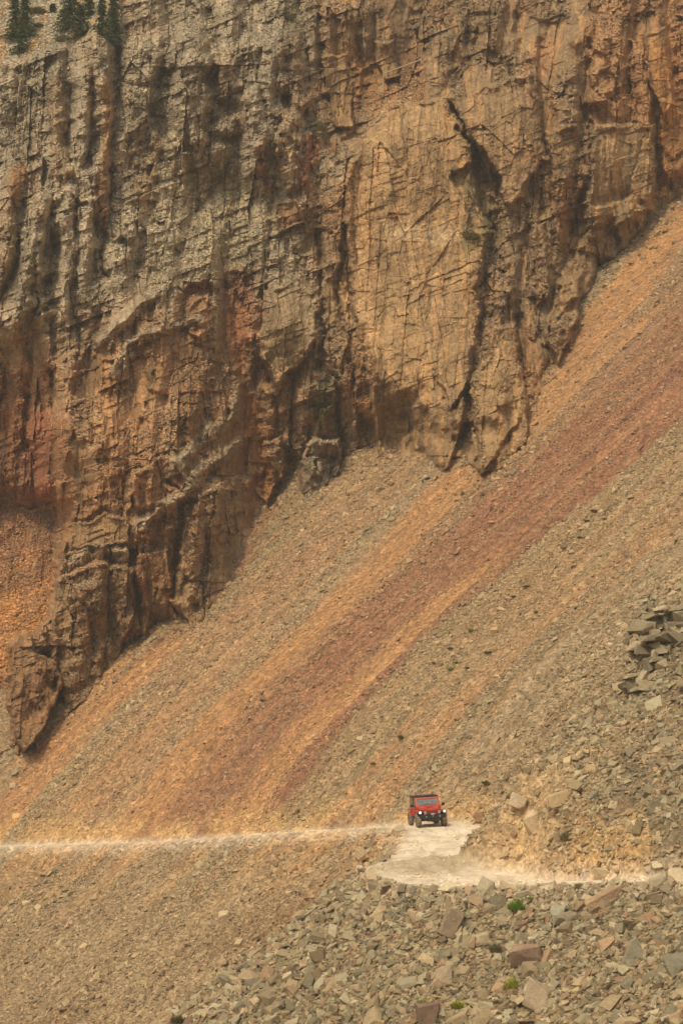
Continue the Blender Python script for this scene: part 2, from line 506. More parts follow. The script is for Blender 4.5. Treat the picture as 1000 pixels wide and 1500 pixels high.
def tps_fit(c):
    n = len(c); d = np.hypot(c[:, None, 0] - c[None, :, 0], c[:, None, 1] - c[None, :, 1]) / 100.0
    K = np.where(d > 0, d * d * np.log(d + 1e-9), 0) + np.eye(n) * 0.02
    P = np.c_[np.ones(n), c[:, :2] / 100.0]
    A = np.block([[K, P], [P.T, np.zeros((3, 3))]])
    return np.linalg.solve(A, np.r_[c[:, 2], 0, 0, 0])


tw = tps_fit(ctl)


def tps(px, py):
    s = tw[-3] + tw[-2] * px / 100.0 + tw[-1] * py / 100.0
    for k in range(len(ctl)):
        d2 = ((px - ctl[k, 0]) ** 2 + (py - ctl[k, 1]) ** 2) / 1e4
        s = s + tw[k] * 0.5 * d2 * np.log(d2 + 1e-12)
    return s


cu = np.concatenate([np.arange(-200, -30, 4.0), np.arange(-30, 1030, 1.25), np.arange(1030, 1200, 4.0)])
cv = np.concatenate([np.arange(-170, -24, 4.0), np.arange(-24, 1140, 1.25)])
U, V = np.meshgrid(cu, cv)
# warped coordinates so drawn outlines come out ragged
WU = U + 8 * fbm(U / 38, V / 38, 101, 4) + 2.6 * fbm(U / 9, V / 9, 102, 2)
WV = V + 10 * fbm(U / 42, V / 42, 103, 4) + 2.6 * fbm(U / 9, V / 9, 104, 2)
MB = tps(U, V)
D = np.zeros(U.shape)          # relief towards the valley, metres
SM = np.zeros(U.shape)         # smoothness (sound rock faces)
C_GREY = np.array((0.325, 0.262, 0.178)); C_PALE = np.array((0.365, 0.295, 0.185)); C_BRN = np.array((0.235, 0.150, 0.078)); C_ORB = np.array((0.300, 0.160, 0.072))
C_ORG = np.array((0.43, 0.205, 0.07)); C_RED = np.array((0.225, 0.085, 0.045)); C_TAN = np.array((0.325, 0.205, 0.100)); C_OLV = np.array((0.135, 0.120, 0.050))
# broad mineral zones
lowleft = sstep(430, 560, V + 0.15 * U + 40 * fbm(U / 90, V / 90, 111, 3)) * sstep(520, 400, U)
right = sstep(380, 560, U + 50 * fbm(U / 80, V / 80, 112, 3))
CC = np.empty(U.shape + (3,)); CC[:] = C_GREY
CC = lerp(CC, C_BRN, 0.85 * right)
CC = lerp(CC, C_ORB, 0.75 * lowleft)
CC = lerp(CC, C_ORB, 0.8 * sstep(0.0, 0.45, fbm(WU / 60, WV / 110, 113, 4)) * np.maximum(right, lowleft) + 0.25 * sstep(0.15, 0.5, fbm(WU / 50, WV / 130, 114, 3)))
CC = lerp(CC, C_PALE, 0.8 * np.exp(-((U - 320) / 90) ** 2 - ((V - 330) / 110) ** 2))
CC = lerp(CC, np.array((0.34, 0.17, 0.075)), 0.6 * sstep(820, 930, U) * sstep(330, 200, V))


def poly(pts, dm, col=None, smooth=0.0, edge=5.0, cs=0.8, slope=0.0):
    global D, SM, CC
    x0 = min(p[0] for p in pts) - 25; x1 = max(p[0] for p in pts) + 25
    y0 = min(p[1] for p in pts) - 25; y1 = max(p[1] for p in pts) + 25
    i0, i1 = np.searchsorted(cu, [x0, x1]); j0, j1 = np.searchsorted(cv, [y0, y1])
    s = np.s_[j0:j1, i0:i1]
    sd = poly_sd(WU[s], WV[s], pts)
    m = sstep(-edge * 0.35, edge * 0.65, sd)
    cx = sum(p[0] for p in pts) / len(pts)
    D[s] += m * (dm + slope * (U[s] - cx))
    SM[s] = np.maximum(SM[s], smooth * sstep(0, edge * 1.6, sd))
    if col is not None:
        CC[s] = lerp(CC[s], np.array(col), cs * sstep(-9, 11, sd + 6 * fbm(U[s] / 14, V[s] / 14, 121, 3)))


def rib(pts, hw, h, col=None, cs=0.6):
    global D, CC
    x0 = min(p[0] for p in pts) - 3 * hw; x1 = max(p[0] for p in pts) + 3 * hw
    y0 = min(p[1] for p in pts) - 3 * hw; y1 = max(p[1] for p in pts) + 3 * hw
    i0, i1 = np.searchsorted(cu, [x0, x1]); j0, j1 = np.searchsorted(cv, [y0, y1])
    s = np.s_[j0:j1, i0:i1]
    ys = [p[1] for p in pts]
    if h > 0 and ys[-1] - ys[0] > 1.2 * abs(pts[-1][0] - pts[0][0]):      # angular buttress: broad left flank, abrupt right flank
        wx = U[s] + 0.35 * (WU[s] - U[s]) + 5 * fbm(U[s] / 16, V[s] / 40, 105, 3); wy = WV[s]
        q = (wx - np.interp(wy, ys, [p[0] for p in pts])) / hw * (0.85 + 0.5 * fbm(U[s] / 30, V[s] / 30, 106, 3))
        m = np.interp(q, [-1.5, -0.4, 0.1, 0.62, 0.98], [0, 0.72, 1.0, 0.75, 0])
        m = m * sstep(ys[0] - 16, ys[0] + 6, wy - 10 * np.abs(q)) * sstep(ys[-1] + 40, ys[-1] - 10, wy)
    else:
        d, par = line_d(WU[s], WV[s], pts)
        q = d / hw
        m = np.clip(1 - q, 0, 1) if h > 0 else np.exp(-0.5 * (q * 1.35) ** 2)
    m = np.clip(m, 0, 1)
    D[s] += (1.15 if h > 0 else 0.85) * h * m
    if col is not None: CC[s] = lerp(CC[s], np.array(col), cs * sstep(0, 0.5, m))


def tint(pts, col, st=0.8, soft=8.0):
    global CC
    sd = poly_sd(WU, WV, pts)
    CC = lerp(CC, np.array(col), st * sstep(-soft, soft, sd + 5 * fbm(U / 22, V / 22, 120, 3)))


# -- sound faces and blocks
poly([(530, 185), (560, 155), (650, 140), (690, 200), (700, 300), (718, 335), (705, 420), (694, 540), (660, 690), (600, 700), (552, 690), (540, 540), (517, 450), (506, 330), (509, 250)], 3.2, C_TAN, 0.8, 9)
poly([(650, 140), (775, 112), (792, 150), (802, 230), (765, 288), (737, 297), (716, 240), (686, 190)], 3.0, C_BRN * 1.15, 0.7, 7, 0.8, -0.012)
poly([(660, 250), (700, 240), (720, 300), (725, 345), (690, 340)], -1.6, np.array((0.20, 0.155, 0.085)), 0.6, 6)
poly([(864, 185), (958, 178), (958, 310), (902, 338), (862, 335)], 2.2, np.array((0.27, 0.195, 0.11)), 0.8, 8)
poly([(868, 300), (928, 288), (950, 325), (905, 375), (870, 388)], 1.8, np.array((0.27, 0.19, 0.10)), 0.4, 9)
poly([(800, 190), (858, 180), (862, 260), (812, 270)], 1.3, C_BRN, 0.4, 6)
poly([(945, 50), (975, 40), (985, 150), (970, 165), (948, 120)], 1.8, C_ORG * 0.8, 0.7, 5)
poly([(960, 140), (1010, 150), (1010, 250), (975, 268)], 1.2, C_ORG * 0.85, 0.4, 6)
poly([(920, 55), (945, 70), (950, 180), (925, 180)], 1.4, C_ORB, 0.4, 5)
poly([(386, 425), (440, 402), (470, 440), (467, 495), (440, 535), (402, 565), (380, 505)], 2.4, np.array((0.28, 0.205, 0.115)), 0.75, 6)
poly([(475, 340), (502, 330), (515, 440), (500, 560), (478, 540), (474, 440)], 0.8, C_BRN, 0.2, 4)
poly([(722, 482), (757, 478), (778, 640), (740, 690), (700, 700), (690, 560), (714, 520)], 3.8, C_TAN * 0.85, 0.45, 6)
poly([(660, 520), (700, 500), (712, 520), (690, 570), (655, 600), (640, 560)], 1.8, C_BRN, 0.1, 6)
poly([(860, 340), (872, 330), (868, 420), (840, 440), (815, 470), (820, 400)], 1.5, C_BRN * 1.1, 0.1, 6)
poly([(780, 330), (800, 320), (802, 430), (785, 450)], 1.5, C_BRN * 1.1, 0.1, 4)
poly([(195, 692), (240, 666), (272, 682), (282, 712), (245, 742), (200, 748)], 1.4, C_ORB * 0.9, 0.6, 8)
poly([(245, 660), (280, 655), (290, 705), (272, 705)], 0.8, np.array((0.27, 0.21, 0.115)), 0.7, 4)
poly([(104, 762), (150, 750), (184, 762), (186, 792), (140, 804), (106, 802)], 1.6, C_TAN * 0.8, 0.7, 5)
poly([(84, 700), (120, 700), (150, 740), (104, 760), (100, 830), (84, 810)], 1.2, C_ORB, 0.3, 5)
poly([(15, 945), (45, 926), (56, 962), (82, 970), (90, 1000), (68, 1068), (30, 1098), (17, 1070)], 5.0, C_ORB * 0.85, 0.45, 4)
poly([(84, 845), (140, 820), (200, 830), (202, 890), (160, 1000), (96, 1060), (76, 965), (82, 900)], 2.4, C_BRN, 0.3, 6)
poly([(110, 855), (150, 850), (160, 900), (120, 880)], 1.2, C_BRN, 0.1, 5)
poly([(200, 810), (250, 800), (262, 930), (210, 950)], 1.4, C_ORB * 0.85, 0.5, 8)
poly([(288, 725), (340, 692), (370, 702), (372, 800), (340, 880), (285, 945), (256, 880), (266, 785)], 2.4, C_BRN, 0.0, 7)
poly([(400, 303), (440, 298), (450, 328), (412, 346)], 1.2, C_ORB, 0.7, 3)
poly([(470, 86), (505, 80), (522, 180), (492, 186), (476, 130)], 1.8, C_TAN * 0.75, 0.7, 4)
poly([(548, 60), (580, 55), (585, 110), (560, 120), (550, 90)], 1.6, C_BRN, 0.4, 4)
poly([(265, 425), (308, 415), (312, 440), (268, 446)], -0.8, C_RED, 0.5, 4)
poly([(275, 450), (305, 435), (312, 480), (290, 500), (270, 480)], 1.0, C_ORB, 0.5, 4)
poly([(150, 525), (170, 525), (175, 650), (155, 660), (145, 600)], 1.2, C_ORB * 1.1, 0.6, 4)
poly([(200, 480), (300, 490), (310, 580), (215, 570)], 0.8, C_ORB, 0.3, 8, 0.6)
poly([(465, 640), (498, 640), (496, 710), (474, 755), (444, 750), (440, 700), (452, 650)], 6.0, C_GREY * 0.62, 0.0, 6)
poly([(690, 560), (722, 540), (748, 565), (764, 612), (728, 665), (702, 705), (686, 670)], 1.3, C_TAN * 0.9, 0.2, 5)
poly([(596, 600), (640, 575), (668, 610), (650, 680), (610, 690)], 1.2, C_BRN, 0.0, 9)
poly([(380, 650), (415, 640), (420, 690), (395, 740), (378, 720)], 3.5, C_BRN, 0.0, 5)
poly([(815, 410), (850, 400), (846, 470), (815, 540), (800, 480)], 3.0, C_BRN * 1.1, 0.0, 5)
# -- fluted columns on the left and ribs
for pts, hw, h, col in [
    ([(60, 300), (40, 400), (18, 500)], 32, 1.2, None), ([(128, 60), (122, 200), (110, 300)], 32, 1.0, None), ([(280, 40), (284, 130), (288, 230)], 38, 1.2, None), ([(375, 40), (385, 140), (395, 250)], 40, 1.2, None), ([(430, 30), (434, 120), (425, 300)], 28, 1.0, None),
    ([(140, 45), (152, 120), (150, 230), (148, 300)], 11, 2.4, None),
    ([(157, 120), (160, 170), (156, 240), (152, 310)], 8, 1.0, C_ORG * 0.68),
    ([(124, 85), (120, 150), (112, 245)], 11, 1.8, None),
    ([(80, 118), (80, 180), (92, 250)], 11, 1.8, C_BRN * 1.15),
    ([(20, 262), (16, 330), (4, 420)], 12, 1.8, C_BRN * 1.15),
    ([(62, 285), (42, 380), (15, 480)], 17, 2.8, None),
    ([(28, 240), (24, 280)], 8, 1.5, C_ORG * 0.7),
    ([(100, 280), (96, 380), (88, 470)], 13, 2.4, None),
    ([(130, 250), (128, 340), (120, 430)], 11, 1.5, None),
    ([(276, 55), (281, 130), (284, 205)], 24, 3.0, None),
    ([(215, 60), (212, 120)], 25, 1.2, None),
    ([(216, 180), (214, 290)], 14, 1.0, C_BRN * 1.2),
    ([(335, 10), (340, 60), (345, 120)], 15, 1.6, None),
    ([(362, 60), (364, 140), (376, 250)], 14, 2.2, None),
    ([(392, 60), (398, 150), (402, 210)], 18, 2.0, None),
    ([(425, 50), (432, 110), (428, 190), (425, 260)], 14, 2.4, C_BRN * 1.1),
    ([(300, 30), (340, 120)], 10, 0.8, None),
    ([(500, 0), (505, 60)], 16, 1.4, None), ([(550, 0), (556, 50)], 18, 1.6, None),
    ([(640, 0), (645, 70), (640, 110)], 20, 1.8, None), ([(735, 0), (738, 70)], 22, 2.0, None), ([(670, 20), (672, 80)], 14, 1.2, None),
    ([(290, 470), (240, 480), (190, 510), (170, 540)], 12, 1.3, C_GREY), ([(230, 430), (180, 470), (150, 500)], 18, 2.0, C_GREY),
    ([(255, 690), (300, 640), (340, 610), (350, 560)], 12, 1.2, C_GREY), ([(200, 770), (240, 745), (300, 690), (360, 640)], 11, 1.6, C_GREY),
    ([(110, 820), (140, 805), (180, 810)], 12, 1.4, C_GREY), ([(60, 470), (70, 560)], 14, 1.5, None), ([(95, 520), (90, 620)], 14, 1.5, None),
    ([(30, 520), (20, 640)], 14, 1.6, C_ORB), ([(60, 600), (62, 720)], 14, 1.5, C_RED * 1.2), ([(320, 700), (300, 800)], 12, 1.0, C_BRN * 1.1),
    ([(385, 570), (390, 640)], 14, 1.0, None), ([(440, 560), (440, 630)], 22, 1.0, None), ([(500, 560), (520, 620)], 12, 1.0, None),
    ([(830, 60), (835, 180)], 16, 1.4, None), ([(870, 30), (880, 150)], 16, 1.4, C_ORB), ([(905, 60), (908, 160)], 12, 1.2, C_ORB), ([(780, 300), (770, 420)], 12, 1.0, None),
    ([(745, 330), (750, 440)], 14, 1.0, None), ([(720, 380), (722, 470)], 16, 1.0, None),
]:
    rib(pts, hw, h, col)
# -- clefts
for pts, hw, h in [
    ([(170, 20), (173, 120), (166, 215), (161, 290)], 5, 3.4), ([(317, 35), (316, 130), (320, 200)], 9, 1.6), ([(330, 130), (340, 200)], 9, 0.8), ([(238, 128), (240, 205)], 10, 1.1),
    ([(180, 123), (215, 126), (255, 123)], 3, 1.2), ([(106, 130), (100, 230)], 6, 2.2), ([(136, 180), (130, 240)], 5, 1.8), ([(75, 300), (80, 360), (72, 420)], 5, 2.0),
    ([(25, 350), (10, 420), (0, 440)], 5, 2.4), ([(112, 300), (108, 400)], 4, 1.6),
    ([(470, -20), (467, 100), (473, 145)], 4, 2.8), ([(592, -20), (602, 45), (590, 95)], 12, 3.6), ([(524, 60), (534, 150), (525, 195)], 6, 2.4), ([(700, 25), (701, 75)], 6, 3.0),
    ([(400, 130), (402, 230)], 4, 1.6), ([(350, 190), (378, 260)], 4, 1.0), ([(448, 40), (452, 190)], 4, 1.6), ([(466, 150), (470, 190)], 4, 1.6),
    ([(468, 335), (470, 420), (476, 500), (466, 540)], 5, 3.2), ([(503, 330), (497, 440), (514, 520), (520, 565)], 3.5, 2.6), ([(494, 555), (500, 640)], 3, 2.2),
    ([(792, 60), (790, 170)], 5, 2.2), ([(670, 190), (692, 198), (708, 260), (722, 300)], 4, 3.4),
    ([(855, 280), (842, 335)], 6, 3.2), ([(700, 420), (705, 520)], 3, 1.6), ([(770, 300), (776, 420), (790, 470)], 4, 2.2), ([(810, 340), (812, 440)], 4, 2.2), ([(735, 380), (745, 470)], 3, 1.6), ([(760, 470), (765, 560)], 5, 2.4),
    ([(885, 205), (884, 260)], 1.8, 0.6), ([(940, 200), (925, 280)], 1.5, 0.6), ([(962, 170), (964, 290)], 4, 2.0), ([(862, 60), (858, 180)], 4, 1.6), ([(925, 100), (930, 180)], 3, 1.4),
    ([(150, 345), (156, 405)], 4, 3.2), ([(165, 350), (190, 360)], 6, 1.6), ([(75, 540), (82, 620)], 4, 2.4), ([(112, 470), (118, 560)], 4, 1.6), ([(128, 600), (140, 650)], 4, 2.0), ([(500, 205), (518, 192)], 4, 1.6),
    ([(245, 700), (272, 725)], 3, 1.6), ([(215, 590), (205, 640)], 3, 1.2), ([(165, 530), (168, 640)], 2.5, 1.2), ([(385, 510), (398, 590)], 3, 1.6), ([(262, 790), (260, 870)], 4, 2.2), ([(200, 840), (205, 890)], 4, 2.0),
    ([(62, 960), (80, 975)], 5, 2.2), ([(95, 700), (84, 830)], 3, 1.4), ([(140, 300), (142, 400)], 3, 1.4), ([(185, 480), (175, 540)], 3, 1.4), ([(300, 600), (285, 660)], 3, 1.2), ([(340, 720), (330, 800)], 3, 1.4),
]:
    rib(pts, hw, -0.6 * h)
# -- mineral patches
tint([(328, 395), (374, 398), (372, 450), (340, 470), (322, 430)], C_RED, 0.7, 14)
tint([(330, 465), (368, 450), (362, 520), (350, 545), (325, 510)], (0.36, 0.17, 0.08), 0.7)
tint([(352, 560), (375, 590), (388, 660), (410, 715), (380, 740), (365, 660)], C_ORG * 0.85, 0.8, 5)
tint([(372, 205), (382, 210), (398, 275), (388, 280)], C_RED, 0.7, 4)
tint([(446, 205), (470, 190), (462, 240), (445, 290), (436, 270)], C_RED * 1.15, 0.8, 4)
tint([(475, 212), (496, 205), (490, 225), (478, 232)], C_RED, 0.7, 4)
tint([(455, 560), (490, 550), (492, 600), (470, 625), (455, 600)], C_OLV, 0.75)
tint([(680, 340), (720, 320), (735, 350), (700, 370), (672, 380)], C_OLV, 0.6)
tint([(420, 15), (445, 10), (440, 40), (425, 45)], C_OLV, 0.5)
tint([(465, 175), (482, 180), (478, 205), (462, 205)], C_OLV, 0.6, 5)
tint([(680, 415), (705, 410), (700, 430), (680, 435)], C_ORG * 0.7, 0.6, 4)
tint([(505, 240), (535, 240), (545, 400), (560, 520), (540, 560), (515, 440)], (0.43, 0.26, 0.125), 0.6)
tint([(560, 320), (660, 330), (680, 355), (560, 350)], (0.43, 0.32, 0.19), 0.6)
tint([(0, 560), (90, 600), (85, 740), (0, 730)], C_RED * 1.2, 0.45, 25)
tint([(780, 60), (830, 50), (800, 110), (770, 105)], (0.36, 0.19, 0.10), 0.6)
tint([(190, 140), (250, 140), (245, 200), (190, 260)], (0.20, 0.155, 0.105), 0.5)

# side gully with orange wash behind the left buttress
gul = poly_sd(WU, WV, [(-260, 800), (20, 735), (60, 745), (82, 765), (82, 830), (74, 905), (52, 930), (40, 928), (16, 942), (16, 1010), (12, 1090), (-260, 1360)])
gm = sstep(-3, 5, gul)
gdep = cliff_base(U, V) - (238.5 + 0.05 * (1000 - V))
gdep = gdep + 0.4 * fbm(U / 30 + V / 30, (U - V) / 120, 130, 3)
gsoft = np.interp(V, [750, 830], [42, 4])
MB = MB + (gdep - MB) * sstep(-gsoft, 5, gul)
D = D * (1 - gm); SM = np.maximum(SM, gm * 0.85)
gc = lerp(np.broadcast_to(np.array(C_ORG), CC.shape).copy(), np.array((0.30, 0.145, 0.07)), sstep(-0.2, 0.3, fbm((U + V) / 26, (U - V) / 160, 131, 3) + 0.5 * sstep(830, 760, V)))
CC = CC + (gc - CC) * gm[..., None]
# gully sediment streak between buttress and slabs
gs, _ = line_d(WU, WV, [(345, 470), (358, 560), (372, 640), (385, 690), (372, 770)])
gsm = np.exp(-(gs / 13) ** 2)
SM = np.maximum(SM, 0.8 * gsm); D = D * (1 - 0.8 * gsm) - 1.0 * gsm
CC = lerp(CC, np.array((0.38, 0.18, 0.08)), 0.55 * gsm)
# gentler ground above the rim, top left
rim_x = [-260, 0, 60, 110, 140, 158, 172]; rim_y = [150, 98, 84, 66, 45, 18, -60]
rimv = np.interp(U, rim_x, rim_y, right=-400.0) + 6 * fbm(U / 30, V / 30, 140, 3)
above = np.maximum(rimv - V, 0) * (U < 185)
MB = MB - 0.085 * above
tm = sstep(2, 16, above)
SM = np.maximum(SM, 0.9 * tm); D = D * (1 - tm)
slope_col = lerp(np.broadcast_to(np.array((0.38, 0.32, 0.22)), CC.shape).copy(), np.array((0.42, 0.26, 0.12)), 0.8 * sstep(0.15, 0.5, fbm(U / 20 + V / 40, V / 60, 141, 3) + 0.5 * np.exp(-((above - 14) / 12) ** 2)))
CC = CC + (slope_col - CC) * tm[..., None]

# -- broad buttresses and gullies behind the drawn ones
bu = (U + 0.10 * V + 20 * fbm(U / 90, V / 160, 156, 2)) / 62.0
bk = np.floor(bu); bf = bu - bk
D += (1 - tm) * (1 - gm) * (1 - 0.95 * SM) * 0.6 * (1.0 + 1.8 * hsh(bk, np.floor(V / 260 + 0.7 * hsh(bk, bk * 0, 158)), 157)) * np.interp(bf, [0, 0.45, 0.72, 0.95, 1], [-0.3, 0.7, 0.75, -0.4, -0.3])
DRAWN = D.copy()
# -- fracturing at several sizes
angular = np.clip(np.maximum(right, lowleft) + 0.25, 0, 1)
SM = np.maximum(SM, 0.8 * angular * sstep(0.02, 0.22, fbm(WU / 42, WV / 62, 155, 3)))
RGH = 1 - SM
wu = U + 6 * fbm(U / 70, V / 70, 150, 2); wv2 = V + 10 * fbm(U / 80, V / 80, 151, 2)
v1, g1, c1 = facet(wu / 52 + 0.15 * wv2 / 95, wv2 / 95, 160, 1.1, 0.9)
D += (0.2 + 0.8 * RGH) * 1.3 * v1
CC = CC * (1 + 0.22 * (c1 - 0.5))[..., None]
# joint sets: straight joints bounding blocks of different depth and lean
def joints(co, spacing, seed, cell, amp, lean):
    q = co / spacing + 0.45 * vn(co / spacing * 0.6, co * 0, seed) + cell * 11.7
    k = np.floor(q); f = q - k; ci = np.floor(cell * 997)
    return amp * (hsh(k, ci, seed + 1) - 0.5) + lean * (hsh(k, ci, seed + 2) - 0.5) * (f - 0.5), hsh(k, ci, seed + 3) - 0.5


_f1, _f2, cA, _a, _b, _c, _d = voro(wu / 48 + 0.2 * wv2 / 110, wv2 / 110, 210)
_f1, _f2, cB, _a, _b, _c, _d = voro(wu / 26, wv2 / 52 + 0.3 * wu / 26, 211)
uw = U + 2.2 * fbm(U / 20, V / 20, 212, 3); vw = V + 2.2 * fbm(U / 20, V / 20, 213, 3)
JS = 0.78 * np.clip(0.20 + 0.80 * RGH, 0, 1)
for co, sp_, sd_, cell, amp, lean in [(uw + 0.06 * vw + 14 * cA, 26, 220, cA, 1.5, 1.6), (uw - 0.16 * vw, 13, 230, cA, 0.8, 1.0), (uw + 0.10 * vw, 7.5, 240, cB, 0.45, 0.5),
                                      (vw + 0.42 * uw, 30, 250, cA, 0.9, 1.5), (vw + 0.30 * uw, 13, 260, cB, 0.55, 0.9), (vw - 0.12 * uw, 22, 270, cB, 0.5, 0.8), (vw + 0.55 * uw, 6.5, 280, cB, 0.25, 0.4)]:
    dj, hj = joints(co, sp_, sd_, cell, amp, lean)
    D += JS * dj
    CC = CC * (1 + 0.10 * hj)[..., None]
crk = sstep(0.05, 0.35, fbm(U / 60, V / 60, 164, 3))
v2, g2, c2 = facet(wu / 24 - 0.2 * wv2 / 60 + 3, wv2 / 60 + 0.25 * wu / 24, 161, 1.2, 0.8)
D += (0.12 + 0.88 * RGH) * 0.45 * v2 - RGH * 0.35 * crk * sstep(0.05, 0.0, g2)
CC = CC * (1 + 0.22 * (c2 - 0.5))[..., None]
v3, g3, c3 = facet(U / 10 + 0.35 * V / 15, V / 15 - 0.1 * U / 10, 165, 1.3, 0.8)
D += (0.05 + 0.95 * RGH) * (0.26 * v3 + 0.16 * (c3 - 0.5))
CC = CC * (1 + (0.06 + 0.16 * RGH) * (c3 - 0.5))[..., None]
v4, g4, c4 = facet(U / 5.2 + 0.2 * V / 6, V / 6, 162, 1.3, 0.8)
D += (0.03 + 0.97 * RGH) * (0.13 * v4 + 0.11 * (c4 - 0.5)) * (0.5 + 0.9 * sstep(-0.2, 0.3, fbm(U / 30, V / 30, 177, 3)))
CC = CC * (1 + (0.05 + 0.20 * RGH) * (c4 - 0.5))[..., None]
f1, f2, r1, r2, r3, ox, oy = voro(U / 3.2, V / 3.2, 163)
D += (0.01 + 0.06 * RGH) * (r1 - 0.5 + oy * 0.8)
CC = CC * (1 + ((0.05 + 0.17 * RGH) * (r2 - 0.5)))[..., None]
D += 0.5 * RGH * fbm(U / 70, V / 100, 180, 3)
# vertical mineral staining on the sound faces
stain = fbm(WU / 6, WV / 90, 190, 5, 0.65)
CC = lerp(CC, C_BRN * 0.75, 0.8 * sstep(0.0, 0.4, stain) * np.clip(SM * 1.4, 0, 1) * (1 - tm) * (1 - gm))
CC = lerp(CC, np.array((0.46, 0.265, 0.115)), 0.65 * sstep(0.05, 0.45, fbm(WU / 6, WV / 80, 191, 4)) * np.clip(SM * 1.3, 0, 1) * right * (1 - tm))
CC = CC * (1 + 0.10 * fbm(U / 24, V / 24, 192, 4))[..., None]

footd = np.interp(U, [p[0] for p in FOOT], [p[1] for p in FOOT]) - V
D = DRAWN + (D - DRAWN) * np.interp(footd, [0, 50], [0.65, 1.0])
D += 2.2 * fbm(U / 26, V / 40, 159, 3) * sstep(110, 30, footd) * (1 - gm)
DEP = cliff_base(U, V) - MB - D
rx, rz = ray(U, V)
# keep the sheet from reaching far under the scree
footv = np.interp(U, [p[0] for p in FOOT], [p[1] for p in FOOT])
ok = V < footv + 100
ok = ok | (gm > 0.3)
keep = ok[:-1, :-1] & ok[1:, 1:] & ok[:-1, 1:] & ok[1:, :-1]
CV = np.stack([rx * DEP, DEP, rz * DEP], -1)
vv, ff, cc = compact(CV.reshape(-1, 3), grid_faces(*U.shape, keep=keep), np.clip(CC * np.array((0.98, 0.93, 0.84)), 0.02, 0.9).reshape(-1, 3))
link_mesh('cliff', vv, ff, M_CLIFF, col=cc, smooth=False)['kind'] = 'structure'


def csamp(grid, px, py):
    i = np.clip(np.searchsorted(cu, px) - 1, 0, len(cu) - 2); j = np.clip(np.searchsorted(cv, py) - 1, 0, len(cv) - 2)
    return grid[j, i]


def cliff_pt(px, py):
    d = float(csamp(DEP, np.array([px]), np.array([py]))[0])
    return Vector(at(px, py, d))


# ------------------------------------------------------------------ loose stones
def hull_rock(rng, npts=11, dims=(1, 0.75, 0.45)):
    bm = bmesh.new()
    for _ in range(npts):
        p = rng.uniform(-1, 1, 3)
        p = np.sign(p) * np.abs(p) ** 0.42
        bm.verts.new([p[k] * dims[k] * 0.5 for k in range(3)])
    r = bmesh.ops.convex_hull(bm, input=bm.verts)
    junk = [g for g in r['geom_interior'] if isinstance(g, bmesh.types.BMVert)]
    bmesh.ops.delete(bm, geom=junk, context='VERTS')
    bmesh.ops.triangulate(bm, faces=bm.faces)
    return bm


TEMPL = []
for k in range(28):
    bm = hull_rock(RNG, int(RNG.integers(11, 17)), (1, RNG.uniform(0.55, 0.95), RNG.uniform(0.28, 0.65)))
    bm.verts.index_update()
    TEMPL.append((np.array([v.co[:] for v in bm.verts]), np.array([[v.index for v in f.verts] for f in bm.faces])))
    bm.free()


def rot_mats(n, normal, tilt):
    """random yaw, then lean onto the slope normal with a random extra tilt"""
    yaw = RNG.uniform(0, 2 * math.pi, n)
    nz = normal + RNG.normal(0, tilt, (n, 3)); nz /= np.linalg.norm(nz, axis=1, keepdims=True)
    ref = np.stack([np.cos(yaw), np.sin(yaw), 0 * yaw], -1)
    ax = ref - nz * np.sum(ref * nz, 1, keepdims=True); ax /= np.linalg.norm(ax, axis=1, keepdims=True)
    ay = np.cross(nz, ax)
    return np.stack([ax, ay, nz], -1)


def stone_mesh(name, P, S, col, normal, tilt=0.35, mat=None):
    n = len(P); k = RNG.integers(0, len(TEMPL), n); M = rot_mats(n, normal, tilt)
    vs, fs, cs = [], [], []; base = 0
    for q in range(len(TEMPL)):
        s = np.where(k == q)[0]
        if not len(s): continue
        tv, tf = TEMPL[q]
        v = np.einsum('nij,vj->nvi', M[s], tv) * S[s][:, None, None] + P[s][:, None, :]
        vs.append(v.reshape(-1, 3)); cs.append(np.repeat(col[s], len(tv), 0))
        fs.append((tf[None] + (np.arange(len(s)) * len(tv))[:, None, None] + base).reshape(-1, 3))
        base += len(s) * len(tv)
    return link_mesh(name, np.concatenate(vs), np.concatenate(fs), mat or M_STONE, col=np.concatenate(cs))


PAL = np.array([(0.29, 0.245, 0.150), (0.265, 0.215, 0.120), (0.32, 0.235, 0.125), (0.36, 0.295, 0.175), (0.21, 0.15, 0.08), (0.29, 0.175, 0.095), (0.20, 0.175, 0.105), (0.34, 0.245, 0.135)])
PAL = PAL * np.array((0.97, 0.97, 0.95))


def stone_cols(base, n, mix, bright=1.0):
    p = PAL[RNG.integers(0, len(PAL), n)]
    c = p * mix + base * (1 - mix)
    return np.clip(c * RNG.uniform(0.62, 1.38, (n, 1)) * bright, 0.02, 0.85)


SN = np.array((-GA, -GB, 1.0)); SN /= np.linalg.norm(SN)


def scatter(n, smin, smax, power, prob, margin=140):
    """candidates uniform on the ground, kept where the photo can see them"""
    y = RNG.uniform(122, 282, n); x = RNG.uniform(-36, 37, n)
    m = np.abs(x) < 0.155 * y + 1; x, y = x[m], y[m]
    z = samp(TZ, x, y); px, py = proj(x, y, z)
    dep = csamp(DEP, px, py)
    ok = (px > -margin) & (px < 1000 + margin) & (py < 1500 + margin + 20) & ((y < dep + 0.5) | (py > np.interp(px, [p[0] for p in FOOT], [p[1] for p in FOOT]) + 40))
    x, y, z = x[ok], y[ok], z[ok]
    u = RNG.uniform(0, 1, len(x))
    s = smin * (1 - u * (1 - (smin / smax) ** power)) ** (-1 / power)
    rg = samp(TR, x, y); e = samp(TE, x, y); w, t = wt(x, y)
    k = RNG.uniform(0, 1, len(x)) < prob(rg, e, w, t, s, z, x, y)
    x, y, z, s, rg, e = x[k], y[k], z[k], s[k], rg[k], e[k]
    return x, y, z, s, rg, e


